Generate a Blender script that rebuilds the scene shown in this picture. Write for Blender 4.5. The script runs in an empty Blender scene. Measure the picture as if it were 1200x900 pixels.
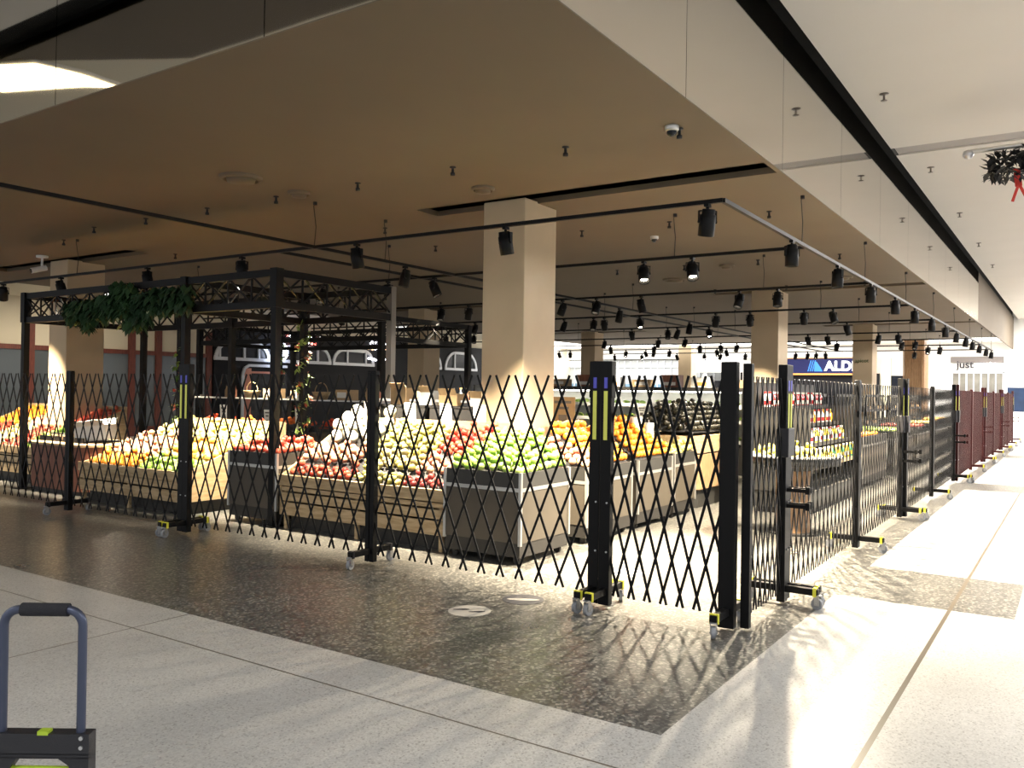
import bpy, bmesh, math, random
from mathutils import Vector, Matrix, Euler
random.seed(7)
R = math.radians
PI = math.pi
scene = bpy.context.scene
COL = scene.collection

# ------------------------------------------------------------------ helpers
class MB:
    """collects polygons, then links them as one mesh object"""
    def __init__(s, M=None):
        s.v = []; s.f = []; s.sm = []; s.mi = []; s.M = M; s.m = 0
    def add(s, vs, fs, smooth=False):
        o = len(s.v)
        for p in vs:
            p = Vector(p)
            s.v.append(tuple(s.M @ p if s.M else p))
        for f in fs:
            s.f.append([o + i for i in f]); s.sm.append(smooth); s.mi.append(s.m)
    def box(s, x0, x1, y0, y1, z0, z1):
        s.add([(x0,y0,z0),(x1,y0,z0),(x1,y1,z0),(x0,y1,z0),(x0,y0,z1),(x1,y0,z1),(x1,y1,z1),(x0,y1,z1)],
              [(0,3,2,1),(4,5,6,7),(0,1,5,4),(1,2,6,5),(2,3,7,6),(3,0,4,7)])
    def bar(s, p, q, w, t, up=(0,0,1)):
        p = Vector(p); q = Vector(q); d = (q-p).normalized(); u = Vector(up)
        if abs(d.dot(u)) > .99: u = Vector((1,0,0))
        a = d.cross(u).normalized(); b = a.cross(d).normalized()
        a = a*w/2; b = b*t/2
        s.add([p-a-b,p+a-b,p+a+b,p-a+b,q-a-b,q+a-b,q+a+b,q-a+b],
              [(0,3,2,1),(4,5,6,7),(0,1,5,4),(1,2,6,5),(2,3,7,6),(3,0,4,7)])
    def cyl(s, p, q, r1, r2=None, n=14, caps=True, smooth=True):
        r2 = r1 if r2 is None else r2
        p = Vector(p); q = Vector(q); d = (q-p).normalized()
        u = Vector((0,0,1)) if abs(d.z) < .95 else Vector((1,0,0))
        a = d.cross(u).normalized(); b = d.cross(a)
        vs = []
        for k in range(n):
            c = math.cos(2*PI*k/n)*a + math.sin(2*PI*k/n)*b
            vs += [p + c*r1, q + c*r2]
        s.add(vs, [(2*k, 2*k+1, (2*k+3) % (2*n), (2*k+2) % (2*n)) for k in range(n)], smooth)
        if caps:
            s.add(vs[0::2], [tuple(range(n))]); s.add(vs[1::2], [tuple(range(n-1,-1,-1))])
    def tube(s, pts, r, n=10):
        pts = [Vector(p) for p in pts]; rings = []; prev = None
        for i, p in enumerate(pts):
            d = (pts[min(i+1, len(pts)-1)] - pts[max(i-1, 0)]).normalized()
            if prev is None:
                u = Vector((0,0,1)) if abs(d.z) < .9 else Vector((1,0,0))
                a = d.cross(u).normalized()
            else:
                a = (prev - d*prev.dot(d)).normalized()
            prev = a; b = d.cross(a)
            rings.append([p + r*(math.cos(2*PI*k/n)*a + math.sin(2*PI*k/n)*b) for k in range(n)])
        vs = [v for g in rings for v in g]; fs = []
        for i in range(len(pts)-1):
            for k in range(n):
                fs.append((i*n+k, i*n+(k+1)%n, (i+1)*n+(k+1)%n, (i+1)*n+k))
        s.add(vs, fs, True)
        s.add(rings[0], [tuple(range(n-1,-1,-1))]); s.add(rings[-1], [tuple(range(n))])
    def lathe(s, prof, n=16, c=(0,0,0), smooth=True):
        vs = []; m = len(prof)
        for k in range(n):
            a = 2*PI*k/n
            for r, z in prof: vs.append((c[0]+r*math.cos(a), c[1]+r*math.sin(a), c[2]+z))
        fs = []
        for k in range(n):
            for i in range(m-1):
                fs.append((k*m+i, ((k+1)%n)*m+i, ((k+1)%n)*m+i+1, k*m+i+1))
        s.add(vs, fs, smooth)
    def prism(s, poly, z0, z1):
        n = len(poly)
        s.add([(x,y,z0) for x,y in poly]+[(x,y,z1) for x,y in poly],
              [tuple(range(n-1,-1,-1)), tuple(range(n,2*n))]+[(i,(i+1)%n,n+(i+1)%n,n+i) for i in range(n)])
    def quad(s, *p): s.add(p, [tuple(range(len(p)))])
    def mesh(s, name, mats):
        me = bpy.data.meshes.new(name)
        me.from_pydata(s.v, [], s.f); me.validate()
        for m in (mats if isinstance(mats, (list,tuple)) else [mats]): me.materials.append(m)
        if len(me.polygons) == len(s.sm):
            me.polygons.foreach_set('use_smooth', s.sm); me.polygons.foreach_set('material_index', s.mi)
        me.update()
        return me
    def build(s, name, mats, parent=None, bevel=0, loc=None):
        o = bpy.data.objects.new(name, s.mesh(name, mats)); COL.objects.link(o)
        if parent: o.parent = parent
        if loc: o.location = loc
        if bevel:
            b = o.modifiers.new('b','BEVEL'); b.width = bevel; b.segments = 2; b.limit_method = 'ANGLE'
        return o

def tag(o, label, cat, group=None, kind=None):
    o['label'] = label; o['category'] = cat
    if group: o['group'] = group
    if kind: o['kind'] = kind
    return o
def thing(name, label, cat, loc=(0,0,0), rz=0, group=None):
    o = bpy.data.objects.new(name, None); COL.objects.link(o)
    o.location = loc; o.rotation_euler = (0,0,rz); o.empty_display_size = .1
    return tag(o, label, cat, group)
def struct(o):
    o['kind'] = 'structure'; return o
def inst(name, me, loc, rot=(0,0,0), sc=1, parent=None):
    o = bpy.data.objects.new(name, me); COL.objects.link(o)
    o.location = loc; o.rotation_euler = rot; o.scale = (sc,sc,sc)
    if parent: o.parent = parent
    return o
def copy_tree(o, parent=None):
    c = o.copy(); COL.objects.link(c)
    if parent: c.parent = parent
    for ch in list(o.children): copy_tree(ch, c)
    return c
def text(name, body, size, mat, parent, M, extrude=.004, offset=0., spacing=1.):
    cu = bpy.data.curves.new(name, 'FONT'); cu.body = body; cu.size = size; cu.extrude = extrude
    cu.offset = offset; cu.align_x = 'CENTER'; cu.space_character = spacing
    t = bpy.data.objects.new(name, cu); COL.objects.link(t)
    dg = bpy.context.evaluated_depsgraph_get(); dg.update()
    me = bpy.data.meshes.new_from_object(t.evaluated_get(dg))
    bpy.data.objects.remove(t)
    me.materials.clear(); me.materials.append(mat)
    o = bpy.data.objects.new(name, me); COL.objects.link(o)
    o.parent = parent; o.matrix_local = M
    return o

# ---------------------------------------------------------------- materials
def pmat(name, col, rough=.5, metal=0., spec=.5, emit=None, estr=0., noise=0., nscale=20., bump=0., coat=0.):
    m = bpy.data.materials.new(name); m.use_nodes = True
    nt = m.node_tree; b = nt.nodes['Principled BSDF']
    b.inputs['Base Color'].default_value = (*col, 1); b.inputs['Roughness'].default_value = rough
    b.inputs['Metallic'].default_value = metal; b.inputs['Specular IOR Level'].default_value = spec
    b.inputs['Coat Weight'].default_value = coat
    if emit:
        b.inputs['Emission Color'].default_value = (*emit, 1); b.inputs['Emission Strength'].default_value = estr
    if noise or bump:
        tc = nt.nodes.new('ShaderNodeTexCoord'); nz = nt.nodes.new('ShaderNodeTexNoise')
        nz.inputs['Scale'].default_value = nscale; nz.inputs['Detail'].default_value = 4
        nt.links.new(tc.outputs['Object'], nz.inputs['Vector'])
        if noise:
            cr = nt.nodes.new('ShaderNodeValToRGB')
            lo = tuple(c*(1-noise) for c in col); hi = tuple(min(1, c*(1+noise)) for c in col)
            cr.color_ramp.elements[0].color = (*lo,1); cr.color_ramp.elements[1].color = (*hi,1)
            cr.color_ramp.elements[0].position = .3; cr.color_ramp.elements[1].position = .7
            nt.links.new(nz.outputs['Fac'], cr.inputs['Fac']); nt.links.new(cr.outputs['Color'], b.inputs['Base Color'])
        if bump:
            bp = nt.nodes.new('ShaderNodeBump'); bp.inputs['Strength'].default_value = bump
            bp.inputs['Distance'].default_value = .01
            nt.links.new(nz.outputs['Fac'], bp.inputs['Height']); nt.links.new(bp.outputs['Normal'], b.inputs['Normal'])
    return m
def fruitmat(name, c1, c2, scale=6., rough=.4):
    """two-tone skin, tone and pattern shift from fruit to fruit"""
    m = bpy.data.materials.new(name); m.use_nodes = True
    nt = m.node_tree; b = nt.nodes['Principled BSDF']; b.inputs['Roughness'].default_value = rough
    oi = nt.nodes.new('ShaderNodeObjectInfo'); tc = nt.nodes.new('ShaderNodeTexCoord')
    nz = nt.nodes.new('ShaderNodeTexNoise'); nz.noise_dimensions = '4D'
    nz.inputs['Scale'].default_value = scale; nz.inputs['Detail'].default_value = 2
    mul = nt.nodes.new('ShaderNodeMath'); mul.operation = 'MULTIPLY'; mul.inputs[1].default_value = 40
    nt.links.new(oi.outputs['Random'], mul.inputs[0]); nt.links.new(mul.outputs[0], nz.inputs['W'])
    nt.links.new(tc.outputs['Object'], nz.inputs['Vector'])
    ad = nt.nodes.new('ShaderNodeMath'); ad.operation = 'MULTIPLY_ADD'; ad.inputs[1].default_value = .45; 
    nt.links.new(oi.outputs['Random'], ad.inputs[0]); nt.links.new(nz.outputs['Fac'], ad.inputs[2])
    cr = nt.nodes.new('ShaderNodeValToRGB')
    cr.color_ramp.elements[0].position = .45; cr.color_ramp.elements[1].position = .95
    cr.color_ramp.elements[0].color = (*c1,1); cr.color_ramp.elements[1].color = (*c2,1)
    nt.links.new(ad.outputs[0], cr.inputs['Fac']); nt.links.new(cr.outputs['Color'], b.inputs['Base Color'])
    return m
def woodmat(name, c1, c2, axis='Y', scale=3., rough=.55, board=0.):
    m = bpy.data.materials.new(name); m.use_nodes = True
    nt = m.node_tree; b = nt.nodes['Principled BSDF']; b.inputs['Roughness'].default_value = rough
    tc = nt.nodes.new('ShaderNodeTexCoord'); mp = nt.nodes.new('ShaderNodeMapping')
    s = {'X':(.15,1,1),'Y':(1,.15,1),'Z':(1,1,.15)}[axis]
    mp.inputs['Scale'].default_value = tuple(k*scale*4 for k in s)
    nz = nt.nodes.new('ShaderNodeTexNoise'); nz.inputs['Scale'].default_value = 2.5; nz.inputs['Detail'].default_value = 6
    cr = nt.nodes.new('ShaderNodeValToRGB')
    cr.color_ramp.elements[0].position = .35; cr.color_ramp.elements[1].position = .68
    cr.color_ramp.elements[0].color = (*c1,1); cr.color_ramp.elements[1].color = (*c2,1)
    nt.links.new(tc.outputs['Object'], mp.inputs['Vector']); nt.links.new(mp.outputs['Vector'], nz.inputs['Vector'])
    nt.links.new(nz.outputs['Fac'], cr.inputs['Fac']); nt.links.new(cr.outputs['Color'], b.inputs['Base Color'])
    return m

BLACK = pmat('black_powdercoat', (.0045,.0045,.005), .5, .0, .16)
BLACK_MATT = pmat('black_matt', (.012,.012,.013), .7)
MAROON = pmat('maroon_powdercoat', (.045,.010,.010), .5, 0, .2)
STEEL = pmat('steel_zinc', (.55,.55,.56), .3, .9)
ALU = pmat('aluminium_edge', (.62,.61,.58), .35, .7)
GREYRUB = pmat('grey_rubber', (.28,.29,.31), .55)
YEL = pmat('yellow_plastic', (.75,.72,.06), .45)
YELSTR = pmat('yellow_strip', (.72,.74,.12), .4)
BLUESTK = pmat('blue_sticker', (.08,.08,.55), .4)
CEIL_BROWN = pmat('soffit_paint', (.120,.093,.063), .75, noise=.04, nscale=1.2)
CEIL_WHITE = pmat('ceiling_white', (.76,.715,.65), .8, noise=.02, nscale=.8)
CEIL_GREYBAND = pmat('ceiling_grey_band', (.32,.30,.29), .7)
CREAM = pmat('cream_plaster', (.62,.57,.46), .8)
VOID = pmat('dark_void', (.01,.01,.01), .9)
COLPAINT = pmat('column_paint', (.56,.44,.29), .6, noise=.04, nscale=3)
WHITEPAINT = pmat('white_paint', (.82,.81,.78), .7)
REDWOOD = woodmat('red_brown_timber', (.09,.02,.014), (.15,.036,.024), 'Z')
DARKGLASS = pmat('dark_glass', (.085,.10,.115), .12, 0, .6)
NIGHTGLASS = pmat('night_glass', (.010,.012,.018), .25, 0, .2)
DARKCLAD = pmat('charcoal_cladding', (.006,.0065,.009), .7, 0, .2)
GREYCLAD = pmat('grey_shutter', (.42,.44,.45), .5, noise=.05, nscale=4)
WHITEFRAME = pmat('white_frame', (.55,.57,.62), .5)
PINE = woodmat('pale_pine', (.42,.29,.15), (.62,.47,.28), 'Y', 3)
PINEX = woodmat('pale_pine_side', (.42,.29,.15), (.60,.45,.27), 'X', 3)
CLADWOOD = woodmat('timber_batten', (.30,.17,.085), (.46,.29,.16), 'Z', 4)
REDCAB = woodmat('reddish_laminate', (.16,.055,.03), (.25,.095,.055), 'Z', 2)
TAUPE = pmat('taupe_laminate', (.075,.063,.048), .5, noise=.05, nscale=5)
CHARC = pmat('charcoal_laminate', (.035,.034,.032), .5)
PLINTH = pmat('black_plinth', (.02,.018,.016), .6)
CRATE = pmat('black_crate', (.02,.02,.022), .6)
PAPER = pmat('white_paper', (.85,.84,.80), .7)
KRAFT = pmat('kraft_card', (.42,.29,.16), .8, noise=.08, nscale=14)
INK = pmat('dark_print', (.03,.03,.03), .7)
LEAF = fruitmat('leaf_green', (.012,.035,.014), (.03,.075,.025), 8, .5)
LEAFL = fruitmat('leaf_light', (.16,.30,.05), (.42,.55,.16), 8, .5)
PETAL = fruitmat('petal_red', (.45,.03,.03), (.75,.22,.12), 5, .5)
TROLBLUE = pmat('slate_tube', (.055,.065,.105), .35, .5)
TROLBLK = pmat('black_plastic', (.012,.012,.016), .5, bump=.15, nscale=300)
FOAM = pmat('black_foam', (.01,.01,.014), .85, bump=.3, nscale=400)
LIME = pmat('lime_plastic', (.36,.50,.03), .4)
SILVERY = pmat('silver_post', (.35,.36,.38), .3, .8)
LENS = pmat('lamp_lens', (.9,.9,.9), .4, emit=(1,.86,.62), estr=30)
LENSOFF = pmat('lamp_lens_dim', (.25,.25,.25), .2)
LAMPCOOL = pmat('lamp_panel_cool', (1,1,1), .5, emit=(1,.97,.92), estr=2.5)
LAMPWARM = pmat('lamp_strip_warm', (1,1,1), .5, emit=(1,.80,.45), estr=7)
LAMPCASE = pmat('case_lamp', (1,1,1), .5, emit=(1,.95,.82), estr=9)
SIGNBLUE = pmat('sign_blue', (.006,.008,.05), .5, 0, .2, emit=(.006,.007,.045), estr=.6)
SIGNORANGE = pmat('sign_orange', (.8,.30,.07), .4, emit=(.9,.34,.08), estr=.5)
SIGNWHITE = pmat('sign_white', (.9,.9,.9), .4, emit=(1,1,1), estr=1.5)
SIGNLIGHTBLUE = pmat('sign_light_blue', (.02,.15,.55), .4, emit=(.02,.15,.6), estr=.5)
SIGNGREY = pmat('sign_grey_band', (.13,.115,.11), .6)
SIGNINK = pmat('sign_grey_letter', (.022,.02,.027), .6, 0, .2)
BLUEBOARD = pmat('blue_board', (.006,.022,.065), .5, noise=.35, nscale=3)
GLOWSIGN = pmat('lit_oval', (1,1,1), .4, emit=(.72,.80,1), estr=16)

def fascia_mat():
    m = bpy.data.materials.new('back_painted_glass'); m.use_nodes = True
    nt = m.node_tree; b = nt.nodes['Principled BSDF']
    b.inputs['Base Color'].default_value = (.60,.575,.53,1); b.inputs['Metallic'].default_value = 1.
    b.inputs['Roughness'].default_value = .04
    tc = nt.nodes.new('ShaderNodeTexCoord'); nz = nt.nodes.new('ShaderNodeTexNoise')
    nz.inputs['Scale'].default_value = .9; nz.inputs['Detail'].default_value = 1
    bp = nt.nodes.new('ShaderNodeBump'); bp.inputs['Strength'].default_value = .05; bp.inputs['Distance'].default_value = .03
    nt.links.new(tc.outputs['Object'], nz.inputs['Vector']); nt.links.new(nz.outputs['Fac'], bp.inputs['Height'])
    nt.links.new(bp.outputs['Normal'], b.inputs['Normal'])
    return m
FASCIA = fascia_mat()

def floor_mat():
    m = bpy.data.materials.new('terrazzo'); m.use_nodes = True
    nt = m.node_tree; N = nt.nodes; L = nt.links; b = N['Principled BSDF']
    tc = N.new('ShaderNodeTexCoord'); sp = N.new('ShaderNodeSeparateXYZ'); L.new(tc.outputs['Object'], sp.inputs[0])
    def math_(op, a, bb):
        n = N.new('ShaderNodeMath'); n.operation = op
        for i, k in enumerate((a, bb)):
            if k is None: continue
            if isinstance(k, (int,float)): n.inputs[i].default_value = k
            else: L.new(k, n.inputs[i])
        return n.outputs[0]
    X, Y = sp.outputs[0], sp.outputs[1]
    def rect(x0,x1,y0,y1):
        r = math_('MULTIPLY', math_('GREATER_THAN', X, x0), math_('LESS_THAN', X, x1))
        return math_('MULTIPLY', r, math_('MULTIPLY', math_('GREATER_THAN', Y, y0), math_('LESS_THAN', Y, y1)))
    dark = rect(3.69, 33., 1.6, 18.5)
    for x0 in (7.1, 16.45, 25.8):
        dark = math_('MAXIMUM', dark, rect(x0, x0+1.36, .36, 1.61))
    def line(c, p, w): return math_('LESS_THAN', math_('ABSOLUTE', math_('SUBTRACT', c, p), None), w)
    jt = math_('MAXIMUM', line(X, 3.26, .006), line(Y, 5.14, .006))
    jt = math_('MAXIMUM', jt, line(Y, .78, .014))
    for p in (-2.2, 12.6): jt = math_('MAXIMUM', jt, line(Y, p, .006))
    # aggregate
    def vor(scale):
        v = N.new('ShaderNodeTexVoronoi'); v.inputs['Scale'].default_value = scale
        L.new(tc.outputs['Object'], v.inputs['Vector']); return v
    v1 = vor(62); v2 = vor(120)
    bw = N.new('ShaderNodeSeparateColor'); L.new(v1.outputs['Color'], bw.inputs[0])
    bw2 = N.new('ShaderNodeSeparateColor'); L.new(v2.outputs['Color'], bw2.inputs[0])
    cd = N.new('ShaderNodeValToRGB'); e = cd.color_ramp.elements
    e[0].position = 0; e[0].color = (.06,.06,.06,1); e[1].position = 1; e[1].color = (.36,.345,.31,1)
    e.new(.5).color = (.105,.103,.097,1); e.new(.8).color = (.19,.185,.168,1)
    L.new(bw.outputs[0], cd.inputs['Fac'])
    cl = N.new('ShaderNodeValToRGB'); e = cl.color_ramp.elements
    e[0].position = 0; e[0].color = (.30,.29,.27,1); e[1].position = 1; e[1].color = (.60,.59,.56,1)
    e.new(.12).color = (.47,.46,.44,1); e.new(.6).color = (.54,.53,.51,1)
    L.new(bw2.outputs[0], cl.inputs['Fac'])
    # slow clouding of the light slabs
    nz = N.new('ShaderNodeTexNoise'); nz.inputs['Scale'].default_value = 1.1; nz.inputs['Detail'].default_value = 5
    L.new(tc.outputs['Object'], nz.inputs['Vector'])
    mr = N.new('ShaderNodeMapRange'); mr.inputs[1].default_value = .3; mr.inputs[2].default_value = .7
    mr.inputs[3].default_value = .86; mr.inputs[4].default_value = 1.06
    L.new(nz.outputs['Fac'], mr.inputs[0])
    mx = N.new('ShaderNodeMix'); mx.data_type = 'RGBA'; L.new(dark, mx.inputs[0])
    L.new(cl.outputs['Color'], mx.inputs[6]); L.new(cd.outputs['Color'], mx.inputs[7])
    mm = N.new('ShaderNodeVectorMath'); mm.operation = 'SCALE'; L.new(mx.outputs[2], mm.inputs[0]); L.new(mr.outputs[0], mm.inputs[3])
    mj = N.new('ShaderNodeMix'); mj.data_type = 'RGBA'; L.new(jt, mj.inputs[0])
    L.new(mm.outputs[0], mj.inputs[6]); mj.inputs[7].default_value = (.12,.10,.075,1)
    L.new(mj.outputs[2], b.inputs['Base Color'])
    b.inputs['Roughness'].default_value = .2; b.inputs['Specular IOR Level'].default_value = .5
    nr = N.new('ShaderNodeMapRange'); nr.inputs[3].default_value = .25; nr.inputs[4].default_value = .33
    L.new(nz.outputs['Fac'], nr.inputs[0]); L.new(nr.outputs[0], b.inputs['Roughness'])
    return m
FLOOR = floor_mat()

# ----------------------------------------------------------------- setting
Z0 = 3.65      # shop soffit
Z1 = 4.94      # concourse ceiling
ZB = 3.95      # ceiling past the soffit
fl = MB(); fl.box(-7, 44, -8, 26, -.12, 0); struct(fl.build('floor', FLOOR))

# soffit with recessed slots
slots = [(xs, xs+.40, y0, y1) for xs in (7.47, 16.75, 26.05) for y0, y1 in ((2.30, 6.35), (12.15, 16.6))]
SX0, SX1, SY0, SY1 = 3.32, 33.5, 2.30, 18.2
cb = MB()
xs = sorted({SX0, SX1} | {v for s in slots for v in s[:2]}); ys = sorted({SY0, SY1} | {v for s in slots for v in s[2:]})
for i in range(len(xs)-1):
    for j in range(len(ys)-1):
        cx, cy = (xs[i]+xs[i+1])/2, (ys[j]+ys[j+1])/2
        if any(s[0] < cx < s[1] and s[2] < cy < s[3] for s in slots): continue
        cb.box(xs[i], xs[i+1], ys[j], ys[j+1], Z0, Z0+.06)
struct(cb.build('ceiling_shop', CEIL_BROWN))
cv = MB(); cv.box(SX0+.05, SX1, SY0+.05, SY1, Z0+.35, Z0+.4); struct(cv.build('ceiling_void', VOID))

# white concourse ceiling on the near side (two strips with the grey band left between them)
cw = MB()
cw.box(3.16, 12.35, -8, 2.13, Z1, Z1+.1); cw.box(12.75, 44, -8, 2.13, Z1, Z1+.1)
struct(cw.build('ceiling_concourse', CEIL_WHITE))
cg = MB(); cg.box(12.35, 12.75, -8, 2.13, Z1+.02, Z1+.1); struct(cg.build('ceiling_grey_band', CEIL_GREYBAND))
# front concourse: white strip, black slot, low brown bay, cream ceiling
c2 = MB(); c2.box(2.66, 3.16, -8, 26, Z1, Z1+.1); struct(c2.build('ceiling_concourse_strip', CEIL_WHITE))
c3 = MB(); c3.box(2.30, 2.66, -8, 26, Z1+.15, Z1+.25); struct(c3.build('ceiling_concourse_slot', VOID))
c4 = MB(); c4.prism([(2.30,-8),(2.30,9.4),(1.27,7.55),(1.27,-8)], Z1, Z1+.1); struct(c4.build('ceiling_brown_bay', CEIL_BROWN))
c5 = MB(); c5.prism([(1.27,-8),(1.27,7.55),(2.30,9.4),(2.30,26),(-7,26),(-7,-8)], Z1+.01, Z1+.1); struct(c5.build('ceiling_cream_bay', CREAM))
# recess above the fascias
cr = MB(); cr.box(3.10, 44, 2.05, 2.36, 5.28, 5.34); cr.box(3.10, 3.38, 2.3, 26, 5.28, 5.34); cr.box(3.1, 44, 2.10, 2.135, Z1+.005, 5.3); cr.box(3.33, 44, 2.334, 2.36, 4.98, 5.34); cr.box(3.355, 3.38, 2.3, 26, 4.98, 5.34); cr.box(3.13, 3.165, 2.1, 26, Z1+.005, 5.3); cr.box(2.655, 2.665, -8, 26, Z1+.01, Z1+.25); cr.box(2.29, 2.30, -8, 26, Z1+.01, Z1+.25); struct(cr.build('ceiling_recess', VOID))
lp = thing('ceiling_light', 'long wavy warm light panel in the cream concourse ceiling, mirrored in the glass fascia', 'ceiling light', (1.75, 9.35, Z1-.03))
m_ = MB(); m_.prism([(.52,.1),(.33,-.3),(-.1,-.42),(-.51,-.40),(-.3,-.1),(-.13,.32),(.1,.9),(.6,.9)][::-1], 0, .035); m_.build('diffuser', LAMPWARM, lp)
m_ = MB(); m_.prism([(.58,.1),(.37,-.36),(-.1,-.49),(-.60,-.45),(-.36,-.06),(-.19,.35),(.05,.96),(.66,.96)][::-1], .012, .04); m_.build('frame', WHITEPAINT, lp)

# glass fascias made of panels
f1 = bpy.data.objects.new('trim_1', None); COL.objects.link(f1); struct(f1)
seams = [3.32+.01] + [5.56+2.325*k for k in range(0, 10)]
for a, b_ in zip(seams[:-1], seams[1:]):
    p = MB(); p.box(a+.004, b_-.004, 2.29, 2.312, Z0+.004, 5.03); p.build('glass_panel', FASCIA, f1)
p = MB(); p.box(3.33, seams[-1], 2.314, 2.33, Z0+.01, 5.03); p.build('backing', BLACK_MATT, f1)
p = MB(); p.box(seams[-1]-.006, 44, 2.29, 2.33, Z0, 5.03); p.build('painted_panel', CEIL_BROWN, f1)
p = MB(); p.box(3.308, seams[-1], 2.288, 2.33, Z0-.004, Z0+.004); p.build('edge_strip', CEIL_BROWN, f1)
f2 = bpy.data.objects.new('trim_2', None); COL.objects.link(f2); struct(f2)
s2 = [2.29, 4.0] + [4.0+2.31*k for k in range(1, 10)]
for a, b_ in zip(s2[:-1], s2[1:]):
    p = MB(); p.box(3.308, 3.33, a+.004, b_-.004, Z0+.004, 5.03); p.build('glass_panel', FASCIA, f2)
p = MB(); p.box(3.332, 3.35, 2.29, s2[-1], Z0+.01, 5.03); p.build('backing', BLACK_MATT, f2)

p = MB(); p.box(3.306, 3.35, 2.33, s2[-1], Z0-.004, Z0+.004); p.build('edge_strip', CEIL_BROWN, f2)
# ceilings beyond the soffit
cx = MB(); cx.box(33.5, 44, 2.3, 26, ZB, ZB+.1); struct(cx.build('ceiling_far', CEIL_WHITE))
cx = MB(); cx.box(3.32, 33.5, 18.2, 26, ZB, ZB+.1); struct(cx.build('ceiling_back', CREAM))
cx = MB(); cx.box(3.32, 33.5, 18.2, 18.25, Z0, ZB); cx.box(33.5, 33.55, 2.3, 18.25, Z0, ZB); struct(cx.build('trim_3', CEIL_BROWN))

# columns
def column(name, x0, x1, y0, y1, mat=COLPAINT):
    m = MB(); m.box(x0, x1, y0, y1, 0, Z0+.02); return struct(m.build(name, mat, bevel=.012))
k = 0
for cxx in (7.62, 16.92, 26.22):
    for cyy in (4.95, 14.05):
        k += 1; column('column_%d' % k, cxx, cxx+.66, cyy, cyy+.55)
column('column_7', 35.0, 35.6, 14.0, 14.6)
# timber-clad column far off, vertical battens
kc = MB(); kc.box(35.62, 36.78, 4.92, 5.58, 0, Z0+.3)
struct(kc.build('column_8', CLADWOOD))
kb = MB()
for i in range(15):
    kb.box(35.56, 35.63, 4.92+i*.0475, 4.92+i*.0475+.024, 0, Z0+.3)
for i in range(22):
    kb.box(35.62+i*.053, 35.62+i*.053+.026, 4.87, 4.93, 0, Z0+.3)
struct(kb.build('column_battens', CLADWOOD))
# lettering on the third column
holder = bpy.data.objects.new('column_lettering', None); COL.objects.link(holder); holder.location = (26.21, 5.24, 2.55)
tag(holder, 'small dark green lettering on the tan column behind the navy fascia sign', 'sign')
MX = Matrix(((0,0,-1,0),(-1,0,0,0),(0,1,0,0),(0,0,0,1)))     # text facing -X, reading towards -Y
text('letters', 'apicot', .155, pmat('sign_green', (.10,.14,.06), .6), holder, MX, .004, .001)

# back wall facing the viewer along -Y : cream shop with red-brown timber frames, then a dark arched shop
bw_ = MB(); bw_.box(3.3, 44, 24.0, 24.15, 0, 5.2); struct(bw_.build('wall_back', CREAM))
fr = bpy.data.objects.new('window_1', None); COL.objects.link(fr); struct(fr)
tz = 2.50
mull = [8.6, 10.3, 12.0, 13.94, 15.0, 15.9, 16.9, 17.75]
m_ = MB()
for xm in mull: m_.box(xm-.10, xm+.10, 23.90, 24.02, 0, 3.35)
for a, b_ in zip(mull[:-1], mull[1:]): m_.box(a, b_, 23.92, 24.0, tz, tz+.13)
m_.box(8.5, 17.85, 23.92, 24.0, 0, .3); m_.build('window_frame', REDWOOD, fr)
for a, b_ in zip(mull[:-1], mull[1:]):
    m_ = MB(); m_.box(a+.1, b_-.1, 23.96, 23.99, .3, tz); m_.build('pane', DARKGLASS, fr)
dk = MB(); dk.box(17.9, 39.6, 23.86, 24.0, 0, 3.55); struct(dk.build('wall_dark_shop', DARKCLAD))

def arched_window(n, x0, x1, zsill, ztop, mulls):
    w = bpy.data.objects.new('window_%d' % n, None); COL.objects.link(w); w.location = (0, 23.84, 0); struct(w)
    m = MB(); h = ztop - zsill; r = min(h, (x1-x0)/2)
    pts = [(x0, 0, zsill)] + [(x0+r-r*math.cos(a), 0, zsill+(ztop-zsill)*math.sin(a)) for a in [PI/2*i/8 for i in range(1, 9)]]
    pts += [(x1-r+r*math.sin(a), 0, zsill+(ztop-zsill)*math.cos(a)) for a in [PI/2*i/8 for i in range(1, 9)]]
    for a, b_ in zip(pts[:-1], pts[1:]): m.bar(a, b_, .07, .12)
    m.bar((x0-.06,0,zsill), (x1+.06,0,zsill), .09, .11)
    for f_ in mulls:
        xm = x0+(x1-x0)*f_
        dx = 0
        if xm < x0+r: dx = (x0+r-xm)/r
        elif xm > x1-r: dx = (xm-(x1-r))/r
        zt = zsill + h*math.sqrt(max(0, 1-dx*dx))
        m.bar((xm,0,zsill), (xm,0,zt), .1, .07, (1,0,0))
    m.build('window_frame', WHITEFRAME, w)
    g = MB(); n_ = len(pts)
    g.add([(p[0], .015, p[2]) for p in pts], [tuple(range(n_))]); g.build('pane', NIGHTGLASS, w)
arched_window(2, 17.95, 20.15, 2.50, 3.05, (.06, .52, .80))
arched_window(3, 20.6, 23.1, 2.50, 3.05, (.3, .75))
arched_window(4, 23.3, 25.5, 2.50, 3.05, (.33, .8))
arched_window(5, 30.25, 32.6, 2.50, 3.25, (.28, .72))
arched_window(6, 33.2, 35.6, 2.50, 3.25, (.28, .72))
arched_window(7, 27.8, 29.9, 2.50, 3.25, (.28, .72))
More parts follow.
